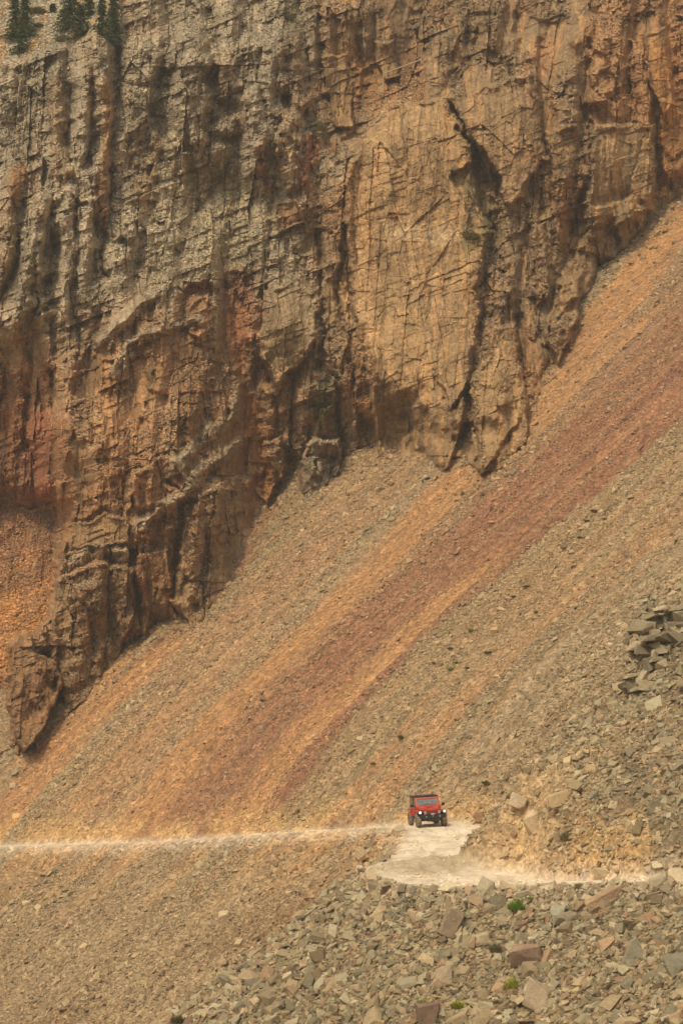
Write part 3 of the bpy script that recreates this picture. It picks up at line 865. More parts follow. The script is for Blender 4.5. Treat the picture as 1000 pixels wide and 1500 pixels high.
ROADZ = lambda x, y: road_at(x, y)[1]


def p_scree(rg, e, w, t, s, z, x, y):
    sh = sstep(137, 127, w)
    cl = 0.5 + 0.9 * fbm(w * 0.7, t * 0.12, 201, 3)
    big = np.where(s > 0.30, np.where(z < ROADZ(x, y) - 6, 1.0, 0.45), 1.0)
    p = (0.05 + 0.95 * rg ** 1.3) * np.clip(cl, 0.12, 1.2) * big * (1 - 0.3 * sh)
    return np.where(e < 0.3, 0.10 * (s < 0.17) * sstep(0.0, 0.3, fbm(x * 0.5, y * 0.5, 205, 3)) * sh, np.where(e < 0.9, 0.3 * p, p))


x, y, z, s, rg, e = scatter(1250000, 0.09, 0.55, 2.5, p_scree)
base = samp(TC, x, y)
stone_mesh('scree_stones', np.stack([x, y, z + 0.12 * s], -1), s * 1.25, stone_cols(base * 1.15, len(x), 0.38, 1.12), SN)['kind'] = 'stuff'
print('scree stones', len(x))


def p_block(rg, e, w, t, s, z, x, y):
    sh = sstep(138, 128, w + 1.2 * fbm(x * 0.3, y * 0.3, 203, 3))
    up = sstep(0.0, 1.0, z - ROADZ(x, y))
    sh = sstep(140, 124, w + 2.5 * fbm(x * 0.3, y * 0.3, 203, 3) + 5 * np.clip(s - 0.3, 0, 1))
    p = sh * (1 - 0.65 * np.clip(bump_at(x, y, 765, 1225, 162, 2.4, 3.0, 1.2), 0, 1)) * np.where(z > ROADZ(x, y) + 0.3, np.where(s > 0.55, 0.12, 0.6), 1.0)
    return np.where(e < 0.15, 0, p)


x, y, z, s, rg, e = scatter(480000, 0.17, 1.1, 2.25, p_block)
o = np.argsort(-s / y)
x, y, z, s = x[o], y[o], z[o], s[o]
base = samp(TC, x, y)
# the largest foreground boulders become things of their own
low = (z < ROADZ(x, y) - 0.2)
ppx, ppy = proj(x, y, z)
infr = (ppx > 5) & (ppx < 995) & (ppy > 1305) & (ppy < 1495)
cand = np.where(low & infr)[0]
sel = []
for c in cand:
    if len(sel) >= 285: break
    if all((ppx[c] - ppx[q]) ** 2 + (ppy[c] - ppy[q]) ** 2 > (13 * (s[c] + s[q])) ** 2 * 0.30 for q in sel): sel.append(c)
rest = np.ones(len(x), bool); rest[sel] = False
stone_mesh('block_scree', np.stack([x, y, z + 0.15 * s], -1)[rest], s[rest] * 1.2, stone_cols(base[rest] * 1.3, rest.sum(), 0.72, 1.08), SN, 0.45)['kind'] = 'stuff'
print('block stones', rest.sum())

# blocks that have come to rest along the cliff foot
fx_ = RNG.uniform(15, 1000, 4200); fy_ = np.interp(fx_, [p[0] for p in FOOT], [p[1] for p in FOOT]) + RNG.exponential(16, 4200) - 10
fp = at(fx_, fy_); fz_ = samp(TZ, fp[0], fp[1]); fs_ = 0.16 * (1 - RNG.uniform(0, 1, 4200) * 0.93) ** (-1 / 1.9)
fb_ = samp(TC, fp[0], fp[1])
stone_mesh('foot_blocks', np.stack([fp[0], fp[1], fz_ + 0.15 * fs_], -1), fs_ * 1.2, stone_cols(fb_, 4200, 0.7, 0.95), SN, 0.45)['kind'] = 'stuff'

# rubble lying on the cliff's ledges
dzx = np.gradient(CV, axis=1); dzy = np.gradient(CV, axis=0)
nn = np.cross(dzy, dzx); nn /= (np.linalg.norm(nn, axis=2, keepdims=True) + 1e-9)
nn *= np.sign(-nn[..., 1:2] + 1e-9)
flat = ok & (U > -20) & (U < 1020) & (V > -20)
cand = np.argwhere(flat & (((nn[..., 2] > 0.72) & (SM < 0.45)) | (gm > 0.5) | (tm > 0.5)))
q = cand[RNG.choice(len(cand), min(34000, len(cand)), replace=False)]
P = CV[q[:, 0], q[:, 1]]; s = 0.10 * (1 - RNG.uniform(0, 1, len(P)) * 0.92) ** (-1 / 2.6)
stone_mesh('ledge_rubble', P + np.array((0, -0.05, 0.05)), s * 1.2, stone_cols(CC[q[:, 0], q[:, 1]] * 1.15, len(P), 0.3), np.array((0, -0.5, 0.85)))['kind'] = 'stuff'


def ground_pt(px, py):
    """first point of the hillside along a photo direction"""
    rx, rz = ray(px, py)
    Y = np.arange(124.0, 284.0, 0.05)
    h = samp(TZ, rx * Y, Y)
    k = np.argmax(rz * Y <= h)
    return Vector((rx * Y[k], Y[k], float(h[k])))


# ------------------------------------------------------------------ boulders that can be told apart
def roll_rock(name, px, py, wpx, hpx, dpx, roll, col, label, cat='boulder', seed=0, group=None, npts=16, lift=0.0, yaw=0.0):
    g = ground_pt(px, py + hpx * 0.30)
    m = g.y / F
    rng = np.random.default_rng(seed)
    bm = hull_rock(rng, npts, (wpx * m, dpx * m, hpx * m))
    bmesh.ops.dissolve_limit(bm, angle_limit=R(12), verts=bm.verts, edges=bm.edges)
    bmesh.ops.bevel(bm, geom=list(bm.edges), offset=0.035 * wpx * m, segments=1, affect='EDGES', clamp_overlap=True)
    me = bpy.data.meshes.new(name); bm.to_mesh(me); bm.free(); me.materials.append(M_ROCK)
    o = bpy.data.objects.new(name, me); C.objects.link(o)
    o.location = g + Vector((0, -0.1, (hpx * 0.22 + lift) * m))
    o.rotation_euler = (R(rng.uniform(-12, 12)), R(roll), R(yaw))
    o.color = (*col, 1)
    return tag(o, label, cat, group)


HERO = [
    (878, 1317, 72, 20, 20, 27, (0.36, 0.23, 0.125), 'long rust-brown slab tilted up to the right at the road edge', 1),
    (770, 1398, 56, 36, 40, 4, (0.31, 0.20, 0.12), 'broad rounded reddish-brown boulder in the middle of the foreground scree', 2),
    (786, 1457, 44, 44, 36, -24, (0.40, 0.295, 0.175), 'square pinkish-tan block, tilted, below the yellow-green tuft', 3),
    (627, 1484, 36, 40, 30, 10, (0.22, 0.135, 0.085), 'dark brown upright boulder at the bottom edge between yellow tufts', 4),
    (662, 1349, 30, 44, 26, -22, (0.30, 0.21, 0.125), 'brown upright block leaning to the right, below the pale road', 5),
    (914, 1396, 56, 40, 40, 32, (0.30, 0.25, 0.15), 'large olive-grey wedge boulder with a shaded underside, right of the brown boulder', 6),
    (881, 1280, 26, 24, 20, 0, (0.47, 0.36, 0.21), 'pale tan wedge boulder standing beside the road on the right', 7),
    (990, 1281, 30, 24, 22, 8, (0.50, 0.38, 0.22), 'pale tan block beside the road at the right edge of the photo', 8),
    (817, 1334, 26, 22, 20, 0, (0.34, 0.30, 0.20), 'smooth rounded grey boulder just right of the bright green tuft', 9),
    (993, 1412, 44, 36, 34, 10, (0.22, 0.18, 0.11), 'dark boulder half cut off by the right edge of the photo', 10),
    (649, 1428, 26, 34, 22, 6, (0.34, 0.24, 0.145), 'pinkish-brown upright block left of the yellow-green tuft', 11),
    (702, 1197, 15, 17, 14, 0, (0.31, 0.18, 0.10), 'small brown boulder standing on the road verge right of the red car', 12),
    (779, 1206, 24, 40, 16, 24, (0.52, 0.38, 0.22), 'pale tan slab leaning in the cut bank above the road', 13),
    (822, 1168, 46, 22, 20, 18, (0.45, 0.31, 0.155), 'yellow-tan slab lying across the top of the cut bank', 14),
    (758, 1178, 26, 24, 18, -20, (0.46, 0.34, 0.20), 'pale tan angular block at the upper left corner of the cut bank', 15),
    (449, 1343, 24, 14, 16, 22, (0.19, 0.145, 0.09), 'dark slab rock alone on the gravel slope below the road', 16),
    (705, 1375, 34, 20, 20, 12, (0.40, 0.30, 0.17), 'pale tan long rock right of the brown leaning block', 17),
    (597, 1440, 36, 18, 22, 14, (0.32, 0.255, 0.15), 'olive-grey flat slab left of the pinkish-brown upright block', 18),
]
for h in HERO:
    roll_rock('boulder', h[0], h[1], h[2], h[3], h[4], -h[5], h[6], h[7], seed=40 + h[8])

# layered outcrop on the right edge of the slope
rng = np.random.default_rng(77)
obm = bmesh.new(); ocol = []
og = ground_pt(970, 985)
for k in range(120):
    q = rng.uniform(0, 1); row = int(rng.integers(0, 9))
    ppy_ = 1004 - row * 14 + rng.uniform(-4, 4); x0_ = 922 + 4.5 * max(0, 4 - row) * 0 + max(0, row - 4) * 9
    ppx_ = x0_ + q * (1065 - x0_)
    Yk = og.y - 0.45 + row * 0.28 - (ppx_ - 970) * 0.012 + rng.uniform(-0.6, 0.6)
    m_ = Yk / F; wd = rng.uniform(12, 50) * m_; ht = rng.uniform(7, 22) * m_
    hb = hull_rock(rng, 14, (wd, 1.6, ht))
    hb.transform(Matrix.Translation(Vector(at(ppx_, ppy_, Yk))) @ Matrix.Rotation(R(rng.normal(-12, 15)), 4, 'Y') @ Matrix.Rotation(R(rng.uniform(-25, 25)), 4, 'Z'))
    tm_ = bpy.data.meshes.new('tmp'); hb.to_mesh(tm_); hb.free(); obm.from_mesh(tm_); bpy.data.meshes.remove(tm_)
    ocol.append((len(obm.verts), np.array((0.30, 0.23, 0.13)) * rng.uniform(0.65, 1.4)))
obm.verts.ensure_lookup_table()
ov = np.array([v.co[:] for v in obm.verts]); obm.verts.index_update()
of = np.array([[v.index for v in f.verts] for f in obm.faces]); obm.free()
qn = 420; qx_ = rng.uniform(918, 1030, qn); qy_ = rng.uniform(872, 1012, qn)
qp = at(qx_, qy_, og.y - 0.55 + (1004 - qy_) * 0.02 - (qx_ - 970) * 0.012)
stone_mesh('outcrop_rubble', qp.T, rng.uniform(0.15, 0.55, qn), stone_cols(np.tile((0.28, 0.21, 0.12), (qn, 1)), qn, 0.7), SN, 0.5)['kind'] = 'stuff'
oc_ = np.zeros((len(ov), 3)); b_ = 0
for n_, c_ in ocol: oc_[b_:n_] = c_; b_ = n_
tag(link_mesh('rock_outcrop', ov, of, M_STONE, col=oc_), 'dark layered rock outcrop jutting from the scree at the right edge of the photo', 'outcrop')

# the rest of the largest foreground rocks
ROCK_ME = []
for k, (tv, tf) in enumerate(TEMPL):
    bm = bmesh.new()
    vs = [bm.verts.new(v) for v in tv]
    for f in tf: bm.faces.new([vs[i] for i in f])
    bmesh.ops.dissolve_limit(bm, angle_limit=R(10), verts=bm.verts, edges=bm.edges)
    bmesh.ops.bevel(bm, geom=list(bm.edges), offset=0.022, segments=1, affect='EDGES', clamp_overlap=True)
    me = bpy.data.meshes.new('rock'); bm.to_mesh(me); bm.free(); me.materials.append(M_ROCK)
    e3 = np.ptp(tv, axis=0)
    ROCK_ME.append((me, 'flat' if e3[2] < 0.36 else ('chunky' if e3[1] > 0.72 else 'narrow')))
CNAME = ['greenish-grey', 'olive-grey', 'tan', 'cream', 'dark brown', 'reddish', 'dark olive', 'light tan']
MARKS = [(878, 1317, 'long rust slab'), (770, 1398, 'reddish-brown boulder'), (786, 1457, 'square pinkish block'), (627, 1484, 'dark brown upright boulder'),
         (662, 1349, 'leaning brown block'), (914, 1396, 'olive-grey wedge boulder'), (757, 1327, 'bright green tuft'), (750, 1443, 'yellow-green tuft'),
         (993, 1412, 'dark boulder at the edge'), (597, 1440, 'olive-grey slab')]
proto = None
MR = rot_mats(len(sel), SN, 0.42)
for i, c in enumerate(sel):
    k = int(RNG.integers(0, len(ROCK_ME))); pc = int(RNG.integers(0, len(PAL)))
    me, shape = ROCK_ME[k]
    if proto is None:
        proto = o = bpy.data.objects.new('rock', me)
    else:
        o = proto.copy(); o.data = me
    C.objects.link(o)
    sz = s[c] * 1.18
    o.matrix_world = Matrix.Translation((x[c], y[c], z[c] + 0.18 * s[c])) @ Matrix(MR[i].tolist()).to_4x4() @ Matrix.Diagonal((sz, sz, sz, 1))
    cc = np.clip(PAL[pc] * RNG.uniform(0.8, 1.22) * 1.1, 0.03, 0.8)
    o.color = (*cc, 1)
    qx, qy = ppx[c], ppy[c]
    d = [math.hypot(qx - mx, (qy - my) * 1.2) for mx, my, _n in MARKS]
    j = int(np.argmin(d)); dx, dy = qx - MARKS[j][0], qy - MARKS[j][1]
    side = ('right of' if dx > 0 else 'left of') if abs(dx) > 1.3 * abs(dy) else ('below' if dy > 0 else 'above')
    dist = 'close' if d[j] < 45 else ('a little way' if d[j] < 100 else 'well')
    wide = sz * F / y[c]
    size = 'large' if wide > 34 else ('medium' if wide > 24 else 'small')
    tag(o, f'{size} {shape} {CNAME[pc]} rock {dist} {side} the {MARKS[j][2]}', 'rock', 'rocks of the foreground scree')

# ------------------------------------------------------------------ plants
M_LEAF = {k: plain('leaf_' + k, c, 0.7, noise=0.35, scale=3.0, spec=0.2) for k, c in
          {'bright': (0.20, 0.30, 0.03), 'yellow': (0.36, 0.35, 0.04), 'dark': (0.14, 0.15, 0.05), 'olive': (0.22, 0.19, 0.075), 'needle': (0.075, 0.095, 0.033)}.items()}
M_BARK = plain('bark', (0.12, 0.085, 0.055), 0.9, noise=0.3)


def tuft(px, py, wpx, hpx, kind, label, seed, group='small green plants dotted over the scree', on_cliff=False):
    g = cliff_pt(px, py) if on_cliff else ground_pt(px, py + hpx * 0.4)
    m = g.y / F; w = wpx * m; h = hpx * m
    rng = np.random.default_rng(seed)
    n = int(60 + 6 * wpx); vs = []; fs = []
    for k in range(n):
        a = rng.uniform(0, 2 * math.pi); r = math.sqrt(rng.uniform()) * 0.5
        root = np.array((math.cos(a) * r * w * 0.45, math.sin(a) * r * w * 0.45, 0))
        lean = np.array((math.cos(a) * r * w, math.sin(a) * r * w, h * rng.uniform(0.45, 1.05) * (1.1 - r)))
        side = np.array((-math.sin(a + rng.uniform(-1, 1)), math.cos(a + rng.uniform(-1, 1)), 0.2)) * 0.06 * w * rng.uniform(0.7, 1.6)
        tip = root + lean; mid = root + lean * 0.55 + np.array((0, 0, 0.08 * h))
        b = len(vs); vs += [root, mid + side, tip, mid - side]; fs.append((b, b + 1, b + 2, b + 3))
    o = link_mesh('shrub', np.array(vs), np.array(fs), M_LEAF[kind])
    o.location = g - Vector((0, 0.05, 0.02))
    return tag(o, label, 'plant', group)


PL = [
    (757, 1328, 24, 22, 'bright', 'bright green leafy tuft among the foreground rocks'),
    (750, 1443, 20, 24, 'yellow', 'yellow-green tuft beside the square pinkish block'),
    (671, 1472, 20, 14, 'yellow', 'low yellow-green tuft right of the dark brown boulder'),
    (621, 1469, 20, 12, 'yellow', 'flat yellow tuft touching the top of the dark brown boulder'),
    (724, 1389, 16, 18, 'olive', 'dull green tuft left of the reddish-brown boulder'),
    (777, 1316, 9, 8, 'bright', 'tiny green sprig just above the bright green tuft'),
    (829, 1226, 18, 16, 'olive', 'olive tuft on the cut bank above the road bend'),
    (266, 1492, 28, 14, 'olive', 'olive tuft at the bottom edge of the gravel slope'),
    (587, 1080, 11, 10, 'dark', 'lone dark green shrub on the scree high above the red car'),
    (546, 1118, 9, 7, 'olive', 'small olive plant on the scree up and left of the red car'),
    (712, 1146, 16, 12, 'olive', 'olive plant on the slope up and right of the red car'),
    (869, 748, 12, 7, 'dark', 'topmost green plant on the scree slope'),
    (885, 760, 9, 6, 'olive', 'green plant just right of the topmost pair on the scree'),
    (859, 763, 9, 6, 'dark', 'green plant just left of and below the topmost one'),
    (848, 787, 10, 7, 'dark', 'single green plant below the topmost three on the scree'),
    (827, 803, 12, 6, 'olive', 'green plant fifth down the line on the scree'),
    (771, 859, 14, 6, 'olive', 'wide low green plant in the middle of the scree slope'),
    (752, 874, 9, 6, 'dark', 'green plant below and left of the wide low one'),
    (785, 896, 9, 6, 'dark', 'green plant below and right of the wide low one'),
    (689, 923, 10, 10, 'bright', 'brightest green plant on the left of the scree plants'),
    (716, 955, 15, 6, 'olive', 'long thin olive plant right of the lowest cluster on the scree'),
    (659, 950, 10, 8, 'dark', 'green plant at the top of the lowest cluster on the scree'),
    (668, 970, 7, 8, 'dark', 'middle green plant of the lowest cluster on the scree'),
    (660, 980, 9, 8, 'bright', 'lowest left green plant of the lowest cluster on the scree'),
    (684, 978, 9, 6, 'dark', 'right-hand green plant of the lowest cluster on the scree'),
    (635, 971, 7, 6, 'olive', 'leftmost faint green plant of the lowest cluster on the scree'),
]
for i, p in enumerate(PL): tuft(p[0], p[1], p[2] * (1 if i < 8 else 0.8), p[3] * (1 if i < 8 else 0.75), *p[4:], seed=300 + i)
SHR = [(55, 20, 22, 12, 'olive', 'grey-green bush on the slope right of the twin spruces'), (92, 62, 20, 13, 'olive', 'slanting olive bush at the cliff rim below the spruces'),
       (90, 266, 11, 14, 'dark', 'small dark bush in a cleft of the left cliff columns'), (58, 41, 14, 8, 'dark', 'low dark bush at the foot of the twin spruces'),
       (470, 590, 26, 22, 'olive', 'olive bush clinging in the cleft left of the big slab'), (690, 350, 22, 14, 'olive', 'mossy olive bush on the big slab below its dark crack'),
       (425, 30, 16, 14, 'olive', 'olive bush on a ledge near the top of the cliff'), (472, 190, 12, 12, 'olive', 'olive bush on the ledge left of the top of the slab')]
for i, p in enumerate(SHR): tuft(*p, seed=400 + i, group='bushes growing on the cliff', on_cliff=True)


def conifer(px, py, top, wpx, label, seed, skirt=0.0, dens=1.0):
    g = cliff_pt(px, py); m = g.y / F; h = (py - top) * m; Rr = wpx * 0.5 * m
    rng = np.random.default_rng(seed)
    root = bpy.data.objects.new('spruce_tree', None); C.objects.link(root); root.location = g - Vector((0, 0.25, 0.15))
    root.empty_display_size = 0.3
    tag(root, label, 'tree', 'spruces on the cliff rim')
    bm = bmesh.new()
    bmesh.ops.create_cone(bm, cap_ends=True, segments=7, radius1=0.045 * h ** 0.6 + 0.03, radius2=0.012, depth=h)
    bmesh.ops.translate(bm, verts=bm.verts, vec=(0, 0, h / 2))
    me = bpy.data.meshes.new('trunk'); bm.to_mesh(me); bm.free(); me.materials.append(M_BARK)
    t = bpy.data.objects.new('trunk', me); C.objects.link(t); t.parent = root
    vs = []; fs = []
    nt = max(8, int(h / 0.20))
    for k in range(nt):
        q = (k + rng.uniform(-0.3, 0.3)) / nt; zc = h * (0.03 + 0.95 * q)
        rr = Rr * ((1 - q) ** 0.85 * (1 - skirt) + skirt * (0.16 if q > 0.45 else (0.45 - q) / 0.45 * 0.9 + 0.16)) + 0.05
        for b in range(int(rng.integers(9, 14) * dens)):
            a = rng.uniform(0, 2 * math.pi); L = rr * rng.uniform(0.55, 1.12); d = np.array((math.cos(a), math.sin(a), 0)); sd = np.array((-d[1], d[0], 0))
            ns = max(3, int(L / 0.16))
            for j in range(ns):
                f0 = (j + 0.2) / ns; c = d * L * f0 + np.array((0, 0, zc - 0.30 * L * f0 ** 1.5 + rng.uniform(-0.04, 0.04)))
                for _ in range(3):
                    ww = 0.16 * rng.uniform(0.6, 1.3); dr = d * rng.uniform(0.3, 1) + sd * rng.uniform(-1, 1) + np.array((0, 0, rng.uniform(-0.7, 0.25)))
                    dr /= np.linalg.norm(dr); s2 = np.cross(dr, rng.normal(0, 1, 3)); s2 = s2 / np.linalg.norm(s2) * ww * 0.32
                    i = len(vs); vs += [c, c + dr * ww * 0.6 + s2, c + dr * ww * 1.5, c + dr * ww * 0.6 - s2]; fs.append((i, i + 1, i + 2, i + 3))
    link_mesh('crown', np.array(vs), np.array(fs), M_LEAF['needle'], parent=root)
    return root


conifer(23, 56, -14, 52, 'left one of the twin thin-topped spruces at the top left corner', 501, 0.55, 1.2)
conifer(38, 54, -22, 54, 'right one of the twin thin-topped spruces at the top left corner', 502, 0.55, 1.2)
conifer(33, 76, 34, 40, 'short blunt spruce standing in front of the twin spruces', 503, 0.0, 1.4)
conifer(103, 42, -40, 52, 'wide dense spruce cut off by the top edge of the photo', 504, 0.0, 1.4)
conifer(119, 54, 0, 46, 'bushy spruce just right of and below the wide dense one', 505, 0.0, 1.3)
conifer(131, 26, -40, 22, 'narrow spruce partly behind the bushy one', 506, 0.1)
conifer(150, 54, -8, 48, 'thin-topped spruce with a wide skirt on the column head', 507, 0.5, 1.2)
conifer(167, 66, -40, 34, 'tall dark spruce in the cleft right of the column head', 508, 0.1, 1.3)
conifer(78, 17, 3, 8, 'tiny sapling on the pale slope between the spruce groups', 509, 0.2)
conifer(71, 96, 70, 11, 'thin sapling at the rim below the bushy spruces', 510, 0.3)

# ------------------------------------------------------------------ weathered poles on the ledge, bar added as the slab's lit edge
M_WOOD = plain('grey_wood', (0.40, 0.29, 0.17), 0.85, noise=0.2)


def pole(name, a, b, r, parent=None):
    a = Vector(a); b = Vector(b); d = b - a
    bm = bmesh.new(); bmesh.ops.create_cone(bm, cap_ends=True, segments=8, radius1=r, radius2=r * 0.8, depth=d.length)
    bmesh.ops.rotate(bm, verts=bm.verts, matrix=d.to_track_quat('Z', 'Y').to_matrix()); bmesh.ops.translate(bm, verts=bm.verts, vec=(a + b) / 2 - (parent.location if parent else Vector()))
    me = bpy.data.meshes.new(name); bm.to_mesh(me); bm.free(); me.materials.append(M_WOOD)
    o = bpy.data.objects.new(name, me); C.objects.link(o); o.parent = parent
    return o


Yp = min(cliff_pt(561, 136).y, cliff_pt(632, 108).y, cliff_pt(590, 100).y) - 0.2
P1, P2, P3, P4 = [Vector(at(px, py, Yp)) for px, py in ((561, 136), (561, 108), (615, 88), (631, 107))]
fr = bpy.data.objects.new('timber_frame', None); C.objects.link(fr); fr.location = P1
tag(fr, 'broken frame of pale weathered poles on the ledge above the big slab', 'timber frame')
pole('post', P1, P2, 0.075, fr); pole('rail', P2, P3, 0.07, fr); pole('brace', P3, P4, 0.075, fr)
Yl = min(cliff_pt(530, 201).y, cliff_pt(563, 164).y, cliff_pt(547, 182).y) - 0.1
tag(pole('log', at(530, 201, Yl), at(563, 164, Yl), 0.10), 'pale bar added as the slanting lit edge on the left shoulder of the big slab', 'log')  # added pale bar, stands in for the slab edge catching light

# ------------------------------------------------------------------ the red off-road car
M_RED = plain('red_paint', (0.50, 0.030, 0.018), 0.35, noise=0.10, scale=2.0, dust=(0.50, 0.10, 0.055))
M_BLACK = plain('black_plastic', (0.022, 0.020, 0.018), 0.6)
M_TYRE = plain('dusty_tyre', (0.16, 0.125, 0.08), 0.95, dust=(0.30, 0.235, 0.15))
M_RIM = plain('dark_rim', (0.10, 0.085, 0.065), 0.5)
M_TOP = plain('black_canvas', (0.03, 0.026, 0.022), 0.85)
M_GLASS = plain('window_glass', (0.10, 0.115, 0.10), 0.12, spec=0.7, dust=(0.20, 0.20, 0.16))
M_SIDE = plain('dark_glass', (0.035, 0.035, 0.03), 0.15, spec=0.6)
M_LAMP = plain('lit_lamp', (0.9, 0.9, 0.85), 0.2, emit=(1.0, 0.96, 0.85, 1.2))
M_STEEL = plain('bright_steel', (0.5, 0.48, 0.42), 0.4, 0.6)


def hexa(bm, y0, y1, a, b, bev=0.0):
    """solid between two sections: a and b are (half width bottom, half width top, z0, z1) at y0 and y1"""
    v = []
    for yy, (wb, wtp, z0, z1) in ((y0, a), (y1, b)):
        v += [bm.verts.new(p) for p in ((-wb, yy, z0), (wb, yy, z0), (wtp, yy, z1), (-wtp, yy, z1))]
    fcs = [bm.faces.new([v[i] for i in q]) for q in ((0, 1, 2, 3), (7, 6, 5, 4), (0, 4, 5, 1), (1, 5, 6, 2), (2, 6, 7, 3), (3, 7, 4, 0))]
    bmesh.ops.recalc_face_normals(bm, faces=fcs)
    if bev:
        es = list({e for f in fcs for e in f.edges})
        bmesh.ops.bevel(bm, geom=es, offset=bev, segments=2, affect='EDGES', clamp_overlap=True)


def bx(bm, x0, x1, y0, y1, z0, z1, bev=0.0):
    r = bmesh.ops.create_cube(bm, size=1.0); vs = r['verts']
    for v in vs:
        v.co = Vector((x0 if v.co.x < 0 else x1, y0 if v.co.y < 0 else y1, z0 if v.co.z < 0 else z1))
    if bev:
        es = list({e for v in vs for e in v.link_edges})
        bmesh.ops.bevel(bm, geom=es, offset=bev, segments=2, affect='EDGES', clamp_overlap=True)


def cyl(bm, p, axis, r, d, seg=24, r2=None):
    rr = bmesh.ops.create_cone(bm, cap_ends=True, segments=seg, radius1=r, radius2=r if r2 is None else r2, depth=d)
    bmesh.ops.rotate(bm, verts=rr['verts'], matrix=Vector(axis).to_track_quat('Z', 'Y').to_matrix())
    bmesh.ops.translate(bm, verts=rr['verts'], vec=p)


def part(name, mat, parent, fn):
    bm = bmesh.new(); fn(bm)
    me = bpy.data.meshes.new(name); bm.to_mesh(me); bm.free(); me.materials.append(mat)
    o = bpy.data.objects.new(name, me); C.objects.link(o); o.parent = parent
    return o


car = bpy.data.objects.new('off_road_car', None); C.objects.link(car)
tag(car, 'red off-road car with black top and lit lamps driving along the pale gravel road', 'car')


def f_body(bm):
    hexa(bm, -0.62, 1.72, (0.72, 0.76, 0.62, 1.20), (0.72, 0.75, 0.64, 1.18), 0.05)          # tub
    hexa(bm, -1.72, -0.60, (0.44, 0.44, 0.62, 1.02), (0.60, 0.62, 0.62, 1.10), 0.03)         # engine bay
part('body', M_RED, car, f_body)
part('hood', M_RED, car, lambda bm: (hexa(bm, -1.74, -0.58, (0.49, 0.44, 1.01, 1.12), (0.66, 0.62, 1.08, 1.23), 0.035), bx(bm, -0.18, 0.18, -1.25, -0.75, 1.16, 1.235, 0.02)))


